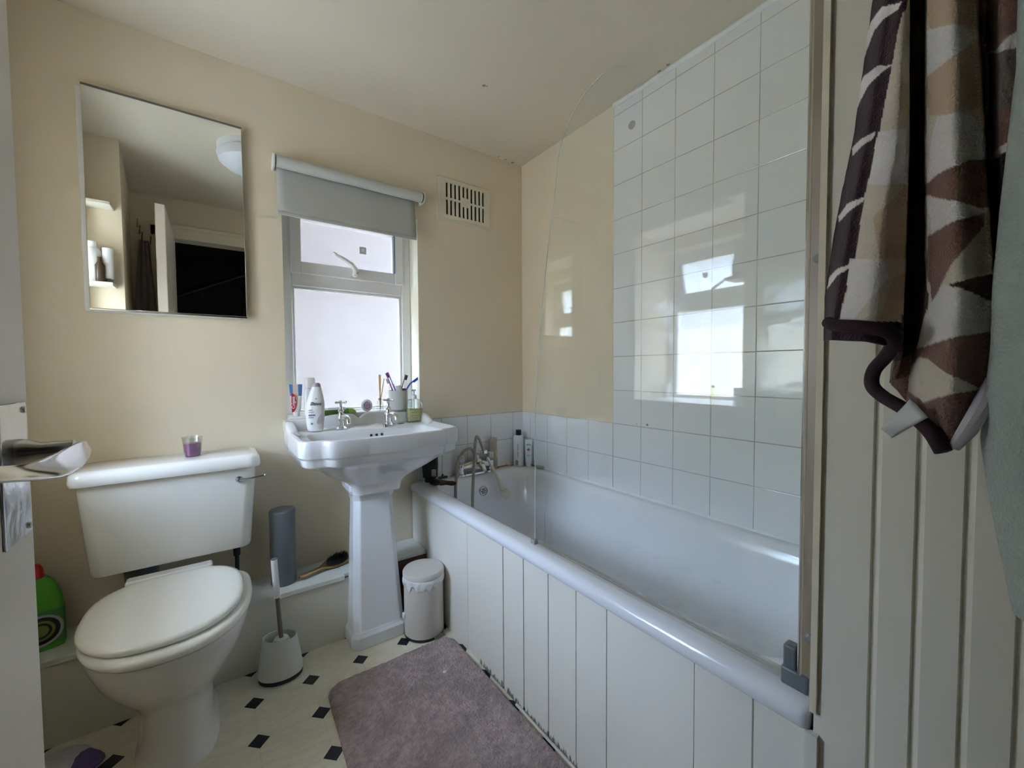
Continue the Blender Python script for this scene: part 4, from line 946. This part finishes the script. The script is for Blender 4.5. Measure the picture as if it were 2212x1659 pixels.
# ------------------------------------------------------------------ towels by the partition
m_twl = bpy.data.materials.new('patterned_towelling'); m_twl.use_nodes = True; MATS['tw'] = m_twl
g = NG(m_twl); g.pos(); pb = m_twl.node_tree.nodes['Principled BSDF']; pb.inputs['Roughness'].default_value = .95; pb.inputs['Sheen Weight'].default_value = .2
at_ = g.n.new('ShaderNodeAttribute'); at_.attribute_name = 'print_shade'; g.l.new(at_.outputs['Color'], pb.inputs['Base Color']); g.bump(g.noise(420, 3), 1, .003)
MAR, CRM, TAN, BRN, WHT, DBR = (.040, .014, .022), (.80, .71, .58), (.72, .53, .37), (.27, .145, .115), (.92, .87, .84), (.075, .040, .028)
def inpoly(x, y, P):
    c = False; j = len(P)-1
    for i in range(len(P)):
        if (P[i][1] > y) != (P[j][1] > y) and x < (P[j][0]-P[i][0])*(y-P[i][1])/(P[j][1]-P[i][1])+P[i][0]: c = not c
        j = i
    return c
def interp(T, v):
    if v <= T[0][0]: return T[0][1]
    for (a, b), (c, d) in zip(T, T[1:]):
        if v <= c: return b+(d-b)*(v-a)/(c-a)
    return T[-1][1]
def towel(name, label, cols, v0, bottom, print_shade, basecol, nu=110, nv=170, thick=.005, ztop=None, fuzz=.0008):
    """cols: list of (u-table by v, x-depth-table by v) cross-section stations; bottom: v at each station"""
    P = []; C = []; K = len(cols)
    for i in range(nv+1):
        row = []
        for j in range(nu+1):
            s = j/nu*(K-1); k = min(int(s), K-2); f_ = s-k; sm = f_*f_*(3-2*f_)
            vb = bottom[k]+(bottom[k+1]-bottom[k])*f_
            v = v0+(vb-v0)*i/nv
            ua, ub = interp(cols[k][0], v), interp(cols[k+1][0], v)
            xa, xb = interp(cols[k][1], v), interp(cols[k+1][1], v)
            u = ua+(ub-ua)*f_; x = xa+(xb-xa)*sm
            q = at(u, v, 'x', x)
            q.x += fuzz*noise.noise(q*90)+.002*noise.noise(q*14)
            row.append(q)
            c = basecol
            for colr, poly in print_shade:
                if inpoly(u+1.5*noise.noise((u*.03, v*.03, 0)), v, poly): c = colr
            C.append(c)
        P.append(row)
    B = Bm().grid(P)
    o = make(name, B, m_twl, solid=thick, smooth=180)
    ca = o.data.color_attributes.new('print_shade', 'FLOAT_COLOR', 'POINT')
    for i, c in enumerate(C): ca.data[i].color = (*c, 1)
    tag(o, label, 'towel'); return o
V0 = -330
cols = [  # (u by v), (x by v)
 ([(V0, 1925), (0, 1888), (300, 1845), (500, 1805), (640, 1784), (740, 1781)], [(V0, -.735), (740, -.745)]),
 ([(V0, 1932), (0, 1925), (300, 1880), (500, 1840), (640, 1815), (740, 1800)], [(V0, -.755), (740, -.800)]),
 ([(V0, 1945), (0, 1952), (300, 1935), (500, 1900), (740, 1870)], [(V0, -.765), (740, -.815)]),
 ([(V0, 1955), (0, 1958), (300, 1957), (500, 1950), (740, 1945)], [(V0, -.755), (740, -.790)]),
 ([(V0, 1962), (0, 1960), (300, 1962), (600, 1952), (830, 1925)], [(V0, -.725), (740, -.722)]),
 ([(V0, 1985), (0, 2000), (300, 1998), (600, 2000), (860, 1960)], [(V0, -.722), (740, -.720)]),
 ([(V0, 1998), (0, 2010), (300, 2008), (600, 2012), (900, 1985)], [(V0, -.765), (740, -.775)]),
 ([(V0, 2030), (0, 2060), (300, 2060), (600, 2070), (985, 2045)], [(V0, -.785), (740, -.810)]),
 ([(V0, 2055), (0, 2100), (300, 2118), (600, 2138), (900, 2110)], [(V0, -.770), (740, -.785)]),
 ([(V0, 2060), (0, 2112), (300, 2126), (600, 2148), (850, 2150)], [(V0, -.730), (740, -.725)]),
 ([(V0, 2080), (0, 2140), (300, 2140), (600, 2160), (800, 2170)], [(V0, -.735), (740, -.730)]),
 ([(V0, 2110), (0, 2175), (300, 2170), (600, 2190), (800, 2200)], [(V0, -.775), (740, -.775)]),
 ([(V0, 2140), (0, 2240), (300, 2230), (600, 2240), (800, 2240)], [(V0, -.775), (740, -.760)]),
]
bottom = [735, 735, 738, 752, 830, 870, 925, 978, 900, 850, 800, 780, 780]
pat_shade = [
 (MAR, [(1700, -400), (1950, -400), (1955, 0), (1930, 150), (1895, 330), (1870, 430), (1850, 560), (1822, 660), (1815, 800), (1700, 800)]),
 (WHT, [(1870, 90), (1885, 50), (1910, 15), (1950, 5), (1945, 20), (1915, 40), (1895, 65), (1868, 130)]),
 (WHT, [(1852, 200), (1870, 165), (1900, 143), (1932, 142), (1905, 160), (1880, 185), (1855, 235)]),
 (WHT, [(1845, 320), (1865, 300), (1895, 285), (1890, 300), (1868, 315), (1846, 338)]),
 (WHT, [(1815, 468), (1835, 440), (1870, 426), (1868, 436), (1840, 455), (1818, 480)]),
 (WHT, [(1795, 600), (1815, 580), (1845, 568), (1840, 578), (1815, 595), (1790, 625)]),
 (MAR, [(1700, 695), (1960, 695), (1990, 740), (1960, 770), (1900, 760), (1700, 760)]),
 (WHT, [(1838, 560), (1905, 560), (1915, 600), (1850, 690), (1815, 695), (1830, 640)]),
 (TAN, [(1895, 690), (1925, 600), (1952, 590), (1952, 695)]),
 (WHT, [(1900, 285), (1955, 280), (1955, 400), (1880, 400)]),
 (TAN, [(1890, 470), (1925, 430), (1955, 400), (1955, 560), (1900, 560)]),
 (DBR, [(1957, -400), (1985, -400), (2004, 0), (2004, 560), (2010, 650), (1985, 760), (1950, 870), (1925, 850), (1945, 700), (1953, 560), (1960, 300)]),  # shadow of the deep fold, painted dark brown into the towel colours
 (TAN, [(2004, -400), (2060, -400), (2110, 0), (2115, 70), (2060, 55), (2010, 70)]),
 (WHT, [(2008, 65), (2045, 55), (2075, 60), (2100, 85), (2070, 115), (2008, 165)]),
 (TAN, [(2008, 165), (2070, 115), (2110, 90), (2120, 235), (2060, 245), (2008, 250)]),
 (WHT, [(2030, 250), (2060, 245), (2095, 255), (2122, 300), (2125, 345), (2080, 355), (2008, 400), (2012, 330)]),
 (BRN, [(2002, 400), (2040, 370), (2090, 348), (2135, 345), (2135, 450), (2110, 452), (2050, 430), (2004, 420)]),
 (WHT, [(2004, 425), (2050, 432), (2085, 445), (2120, 460), (2060, 480), (2018, 515)]),
 (BRN, [(2010, 510), (2060, 480), (2125, 462), (2120, 490), (2085, 530), (2050, 590), (2020, 660), (2010, 600)]),
 (DBR, [(2045, 618), (2100, 600), (2165, 590), (2165, 665), (2110, 640)]),
 (WHT, [(1990, 740), (2012, 660), (2045, 612), (2110, 640), (2150, 660), (2150, 715), (2070, 725), (1995, 752)]),
 (BRN, [(1900, 800), (1990, 752), (2070, 727), (2165, 712), (2165, 860), (2045, 1000), (1960, 900), (1900, 880)]),
 (CRM, [(1968, 800), (1990, 772), (2010, 775), (2060, 815), (2115, 840), (2060, 850), (2000, 870), (1968, 845)]),
 (MAR, [(1850, 870), (1880, 780), (1915, 800), (1900, 840), (1990, 890), (2010, 930), (2040, 985), (2000, 985)]),
 (BRN, [(2128, -400), (2260, -400), (2260, 60), (2170, 100), (2135, 115)]),
 (WHT, [(2155, 110), (2180, 80), (2212, 62), (2260, 50), (2260, 95), (2200, 105)]),
 ((.22, .17, .15), [(2140, 115), (2260, 100), (2260, 225), (2140, 240)]),
 (BRN, [(2138, 240), (2260, 222), (2260, 300), (2150, 340)]),
 (WHT, [(2142, 350), (2160, 320), (2200, 295), (2240, 300), (2170, 330)]),
 (MAR, [(2145, 350), (2175, 330), (2260, 300), (2260, 800), (2160, 800), (2150, 600)]),
]
tw = towel('patterned_towel', 'brown, cream and maroon triangle patterned towel on the partition', cols, V0, bottom, pat_shade, CRM, nu=300, nv=420)
# care label and corner piping
a = at(1955, 905, 'x', -.79)
P = []
for i in range(8):
    v = i/7; row = []
    for j in range(6):
        u = j/5; q0, q1 = at(1965+40*u, 862+40*u, 'x', -.818), at(1905+20*u, 925+22*u, 'x', -.80)
        q = q0.lerp(q1, v); q.x += .004*sin(v*5+u*3); row.append(q)
    P.append(row)
make('care_label', Bm().grid(P), mat('label_satin', (.62, .64, .62), .4), tw, solid=.0006, smooth=180)['label'] = 'crumpled white care label'
make('hem_piping', Bm().tube([at(2060, 968, 'x', -.812), at(2090, 930, 'x', -.812), at(2120, 880, 'x', -.80), at(2140, 820, 'x', -.78)], [.005, .0075, .008, .005], 10), mat('hem_white', (.60, .57, .62), .8, bump=.6, bscale=200), tw)
make('hem_piping', hose([at(1790, 697, 'x', -.79), at(1808, 703, 'x', -.810), at(1860, 706, 'x', -.822), at(1915, 716, 'x', -.815), at(1932, 735, 'x', -.80), at(1915, 768, 'x', -.775), at(1888, 800, 'x', -.765), at(1884, 832, 'x', -.765), at(1908, 857, 'x', -.775), at(1960, 888, 'x', -.80), at(2010, 932, 'x', -.812), at(2038, 976, 'x', -.818)], .0078), mat('hem_maroon', (.035, .013, .02), .9, bump=.6, bscale=200), tw)
# sage towel
m_sage = mat('sage_towelling', (.47, .54, .50), .95, sheen=.3, bump=1, bscale=240, bdist=.004, vary=.12, vscale=15)
P = []
for i in range(110):
    v = -250+(1320+250)*i/109; row = []
    ul = interp([(-250, 2215), (150, 2206), (450, 2172), (600, 2155), (750, 2148), (950, 2125), (1050, 2140), (1150, 2160), (1330, 2200)], v)
    for j in range(60):
        s = j/59
        q = at(ul, v, 'x', -.80); yy = q.y-.22*s
        xx = -.80-.035*(1-math.exp(-s*9))-.012*sin(s*16+.6*sin(v/200))+.004*noise.noise((s*3, v*.01, 0))
        row.append((xx, yy, q.z-.05*s*(i/109)+.0012*noise.noise((s*90, v*.2, 0))))
    P.append(row)
st_ = tag(make('sage_towel', Bm().grid(P), m_sage, solid=.007, smooth=180), 'sage green towel hanging at the right edge beside the patterned one', 'towel')
t = thing('hook_rail', 'wooden hook rail on the partition above the towels', 'hook rail', (-.69, -1.88, 1.80))
make('rail', Bm().box(-.016, 0, -.20, .20, -.03, .03), m_cream2, t, bevel=.003)
for yv in (.10, -.06):
    make('hook', Bm().tube([(-.016, yv, 0), (-.06, yv, -.01), (-.10, yv, .0), (-.11, yv, .03)], .005, 8), m_chrome, t)
